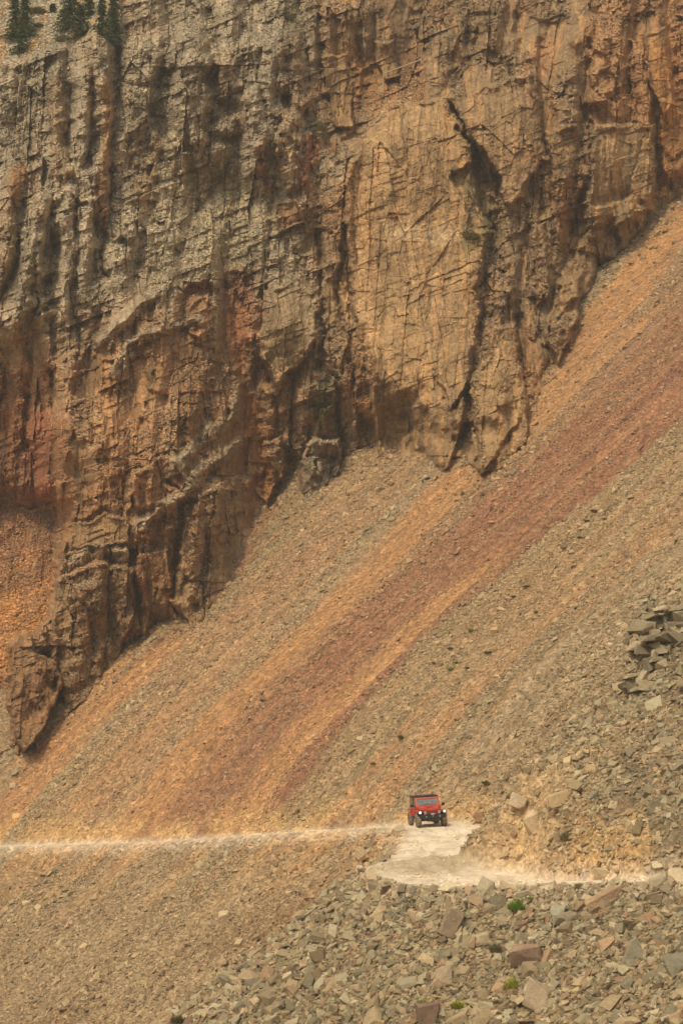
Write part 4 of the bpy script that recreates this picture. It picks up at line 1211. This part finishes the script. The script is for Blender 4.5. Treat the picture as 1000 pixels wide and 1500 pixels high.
def f_grille(bm):
    bx(bm, -0.52, 0.52, -1.80, -1.735, 0.68, 1.08, 0.02)
gr = part('grille', M_RED, car, f_grille)
part('slots', M_BLACK, gr, lambda bm: [bx(bm, -0.33 + k * 0.11 - 0.032, -0.33 + k * 0.11 + 0.032, -1.812, -1.798, 0.74, 1.02, 0.008) for k in range(7)])
for sx in (-1, 1):
    part('fender', M_RED, car, lambda bm: (hexa(bm, -1.80, -0.62, (0.20, 0.19, 0.90, 0.99), (0.20, 0.19, 0.93, 1.02), 0.03),
                                           hexa(bm, -0.72, -0.50, (0.19, 0.19, 0.66, 1.00), (0.16, 0.16, 0.55, 1.00), 0.02))).location = (sx * 0.735, 0, 0)
    part('fender', M_RED, car, lambda bm: (hexa(bm, 0.62, 1.68, (0.14, 0.13, 0.96, 1.04), (0.14, 0.13, 0.92, 1.00), 0.03),
                                           hexa(bm, 0.55, 0.68, (0.13, 0.13, 0.62, 1.02), (0.13, 0.13, 0.80, 1.02), 0.02))).location = (sx * 0.80, 0, 0)
    part('fender_liner', M_BLACK, car, lambda bm: bx(bm, min(sx * 0.45, sx * 0.86), max(sx * 0.45, sx * 0.86), -1.62, -0.72, 0.80, 0.895))
    hl = part('headlight', M_LAMP, car, lambda bm: cyl(bm, (sx * 0.755, -1.835, 0.93), (0, -1, 0), 0.075, 0.05))
    part('bezel', M_BLACK, hl, lambda bm: cyl(bm, (sx * 0.755, -1.80, 0.93), (0, -1, 0), 0.125, 0.05))
    part('marker_lamp', M_STEEL, car, lambda bm: cyl(bm, (sx * 0.43, -1.822, 0.90), (0, -1, 0), 0.085, 0.03))
    for fy, nm in ((-1.22, 'wheel'), (1.25, 'wheel')):
        wl = bpy.data.objects.new('wheel', None); C.objects.link(wl); wl.parent = car; wl.location = (sx * 0.79, fy, 0.43)

        def f_tyre(bm):
            prof = [(0.24, -0.12), (0.37, -0.15), (0.42, -0.13), (0.435, -0.07), (0.435, 0.07), (0.42, 0.13), (0.37, 0.15), (0.24, 0.12)]
            n = 36; ring = []
            for k in range(n):
                a = 2 * math.pi * k / n; kn = 0.012 if k % 2 else -0.006
                ring.append([bm.verts.new((xx, (rr + (kn if rr > 0.4 else 0)) * math.cos(a), (rr + (kn if rr > 0.4 else 0)) * math.sin(a))) for rr, xx in prof])
            for k in range(n):
                r0, r1 = ring[k], ring[(k + 1) % n]
                for j in range(len(prof)):
                    bm.faces.new((r0[j], r1[j], r1[(j + 1) % len(prof)], r0[(j + 1) % len(prof)]))
            bmesh.ops.recalc_face_normals(bm, faces=bm.faces)
        part('tyre', M_TYRE, wl, f_tyre)

        def f_rim(bm):
            cyl(bm, (sx * 0.05, 0, 0), (1, 0, 0), 0.245, 0.10)
            cyl(bm, (sx * 0.11, 0, 0), (1, 0, 0), 0.06, 0.04, 12)
            for q in range(5):
                a = 2 * math.pi * q / 5; bx(bm, sx * 0.10 - 0.012, sx * 0.10 + 0.012, 0.14 * math.cos(a) - 0.035, 0.14 * math.cos(a) + 0.035, 0.14 * math.sin(a) - 0.035, 0.14 * math.sin(a) + 0.035)
        part('rim', M_RIM, wl, f_rim)
    mi = part('mirror', M_BLACK, car, lambda bm: (bx(bm, sx * 0.98 - 0.10, sx * 0.98 + 0.10, -0.46, -0.38, 1.20, 1.37, 0.03), bx(bm, min(sx * 0.76, sx * 0.9), max(sx * 0.76, sx * 0.9), -0.42, -0.38, 1.20, 1.24)))
    dr = part('door', M_RED, car, lambda bm: bx(bm, sx * 0.765 - 0.02, sx * 0.765 + 0.02, -0.42, 0.48, 0.72, 1.19, 0.015))
    part('handle', M_BLACK, dr, lambda bm: bx(bm, sx * 0.80 - 0.015, sx * 0.80 + 0.015, 0.28, 0.42, 1.06, 1.10))
    part('hinge', M_BLACK, dr, lambda bm: [bx(bm, sx * 0.795 - 0.012, sx * 0.795 + 0.012, -0.50, -0.38, zz, zz + 0.05) for zz in (0.82, 1.05)])
    part('side_window', M_SIDE, car, lambda bm: (hexa(bm, -0.30, 0.48, (0.012, 0.012, 1.20, 1.60), (0.012, 0.012, 1.20, 1.74))) ).location = (sx * 0.715, 0, 0)
    part('side_window', M_SIDE, car, lambda bm: (hexa(bm, 0.58, 1.62, (0.012, 0.012, 1.20, 1.74), (0.012, 0.012, 1.20, 1.70))) ).location = (sx * 0.715, 0, 0)
    part('pillar', M_BLACK, car, lambda bm: bx(bm, sx * 0.715 - 0.025, sx * 0.715 + 0.025, 0.48, 0.58, 1.195, 1.75))
    part('tow_hook', M_STEEL, car, lambda bm: cyl(bm, (sx * 0.42, -2.02, 0.66), (0, -1, 0), 0.04, 0.10, 10))


def f_wind(bm):
    # raked frame with an opening: two posts and two cross bars
    def bar(x0, x1, z0, z1):
        for_ = []
        r = bmesh.ops.create_cube(bm, size=1.0)
        for v in r['verts']:
            zz = z0 if v.co.z < 0 else z1
            yy = -0.52 + (zz - 1.18) * 0.62
            v.co = Vector((x0 if v.co.x < 0 else x1, yy + (-0.03 if v.co.y < 0 else 0.03), zz))
    bar(-0.74, -0.64, 1.18, 1.77); bar(0.64, 0.74, 1.18, 1.77); bar(-0.638, 0.638, 1.18, 1.29); bar(-0.638, 0.638, 1.66, 1.77)
wf = part('windshield_frame', M_RED, car, f_wind)


def f_glass(bm):
    v = [bm.verts.new((sx2 * 0.642, -0.52 + (zz - 1.18) * 0.62, zz)) for sx2, zz in ((-1, 1.285), (1, 1.285), (1, 1.665), (-1, 1.665))]
    f = bm.faces.new(v); r = bmesh.ops.extrude_face_region(bm, geom=[f])
    bmesh.ops.translate(bm, verts=[q for q in r['geom'] if isinstance(q, bmesh.types.BMVert)], vec=(0, 0.015, 0.008))
part('windshield', M_GLASS, wf, f_glass)
part('wiper', M_BLACK, wf, lambda bm: (bx(bm, -0.5, -0.05, -0.505, -0.49, 1.30, 1.32), bx(bm, 0.05, 0.5, -0.505, -0.49, 1.30, 1.32)))
part('roof', M_TOP, car, lambda bm: (hexa(bm, -0.22, 0.55, (0.735, 0.70, 1.75, 1.82), (0.735, 0.70, 1.75, 1.86), 0.025), hexa(bm, 0.552, 1.70, (0.735, 0.70, 1.75, 1.86), (0.735, 0.70, 1.70, 1.80), 0.025)))
part('rear_panel', M_TOP, car, lambda bm: bx(bm, -0.70, 0.70, 1.64, 1.69, 1.19, 1.72))


def f_bump(bm):
    hexa(bm, -2.0, -1.83, (0.62, 0.70, 0.50, 0.74), (0.78, 0.86, 0.52, 0.76), 0.03)
    hexa(bm, -1.99, -1.84, (0.36, 0.50, 0.36, 0.50), (0.40, 0.56, 0.38, 0.51), 0.02)          # skid plate
    bx(bm, -0.34, 0.34, -1.97, -1.83, 0.735, 0.80, 0.03)
bmp = part('bumper', M_BLACK, car, f_bump)
part('winch', M_STEEL, bmp, lambda bm: (cyl(bm, (0, -1.96, 0.80), (1, 0, 0), 0.05, 0.22, 12), cyl(bm, (0.0, -2.03, 0.69), (0, -1, 0), 0.035, 0.06, 10)))
part('chassis', M_BLACK, car, lambda bm: (bx(bm, -0.42, 0.42, -1.80, 1.75, 0.48, 0.615), cyl(bm, (0, -1.22, 0.42), (1, 0, 0), 0.06, 1.35, 10), cyl(bm, (0, 1.25, 0.42), (1, 0, 0), 0.06, 1.35, 10), cyl(bm, (0.12, -1.22, 0.42), (0, 1, 0), 0.15, 0.2, 12)))
part('rear_bumper', M_BLACK, car, lambda bm: bx(bm, -0.75, 0.75, 1.74, 1.86, 0.52, 0.72, 0.02))
sw = bpy.data.objects.new('spare_wheel', None); C.objects.link(sw); sw.parent = car; sw.location = (0, 1.90, 1.05)
part('tyre', M_TYRE, sw, lambda bm: cyl(bm, (0, 0, 0), (0, 1, 0), 0.42, 0.24, 32))
part('rim', M_RIM, sw, lambda bm: cyl(bm, (0, 0.125, 0), (0, 1, 0), 0.24, 0.02, 20))

cx0, cy0 = float(ray(626, 1208)[0] * 175.5), 175.5
YAW = R(9)
ca, sa = math.cos(YAW), math.sin(YAW)


def gz(lx, ly):
    X = np.array([cx0 + ca * lx - sa * ly]); Yq = np.array([cy0 + sa * lx + ca * ly])
    return float(samp(TZ, X, Yq)[0])


fl, frr, rl, rr_ = gz(-0.79, -1.22), gz(0.79, -1.22), gz(-0.79, 1.25), gz(0.79, 1.25)
pit = math.atan2((rl + rr_ - fl - frr) / 2, 2.47); rol = math.atan2((frr + rr_ - fl - rl) / 2, 1.58)
print('car ground', fl, frr, rl, rr_, math.degrees(pit), math.degrees(rol))
car.location = (cx0, cy0, (fl + frr + rl + rr_) / 4 + 0.01)
car.rotation_euler = Matrix.Rotation(YAW, 3, 'Z').__matmul__(Matrix.Rotation(-rol, 3, 'Y')).__matmul__(Matrix.Rotation(pit, 3, 'X')).to_euler()

# ------------------------------------------------------------------ dusty air
bm = bmesh.new(); bx(bm, -900, 900, -120, 900, -112, 175)
me = bpy.data.meshes.new('haze'); bm.to_mesh(me); bm.free()
mh = bpy.data.materials.new('dusty_air'); mh.use_nodes = True
nt = mh.node_tree; nt.nodes.remove(nt.nodes['Principled BSDF'])
vp = nt.nodes.new('ShaderNodeVolumePrincipled'); vp.inputs['Density'].default_value = 0.0004; vp.inputs['Color'].default_value = (0.95, 0.88, 0.74, 1); vp.inputs['Anisotropy'].default_value = 0.2
nt.links.new(vp.outputs[0], nt.nodes['Material Output'].inputs['Volume'])
me.materials.append(mh)
hz = bpy.data.objects.new('haze', me); C.objects.link(hz); hz['kind'] = 'stuff'
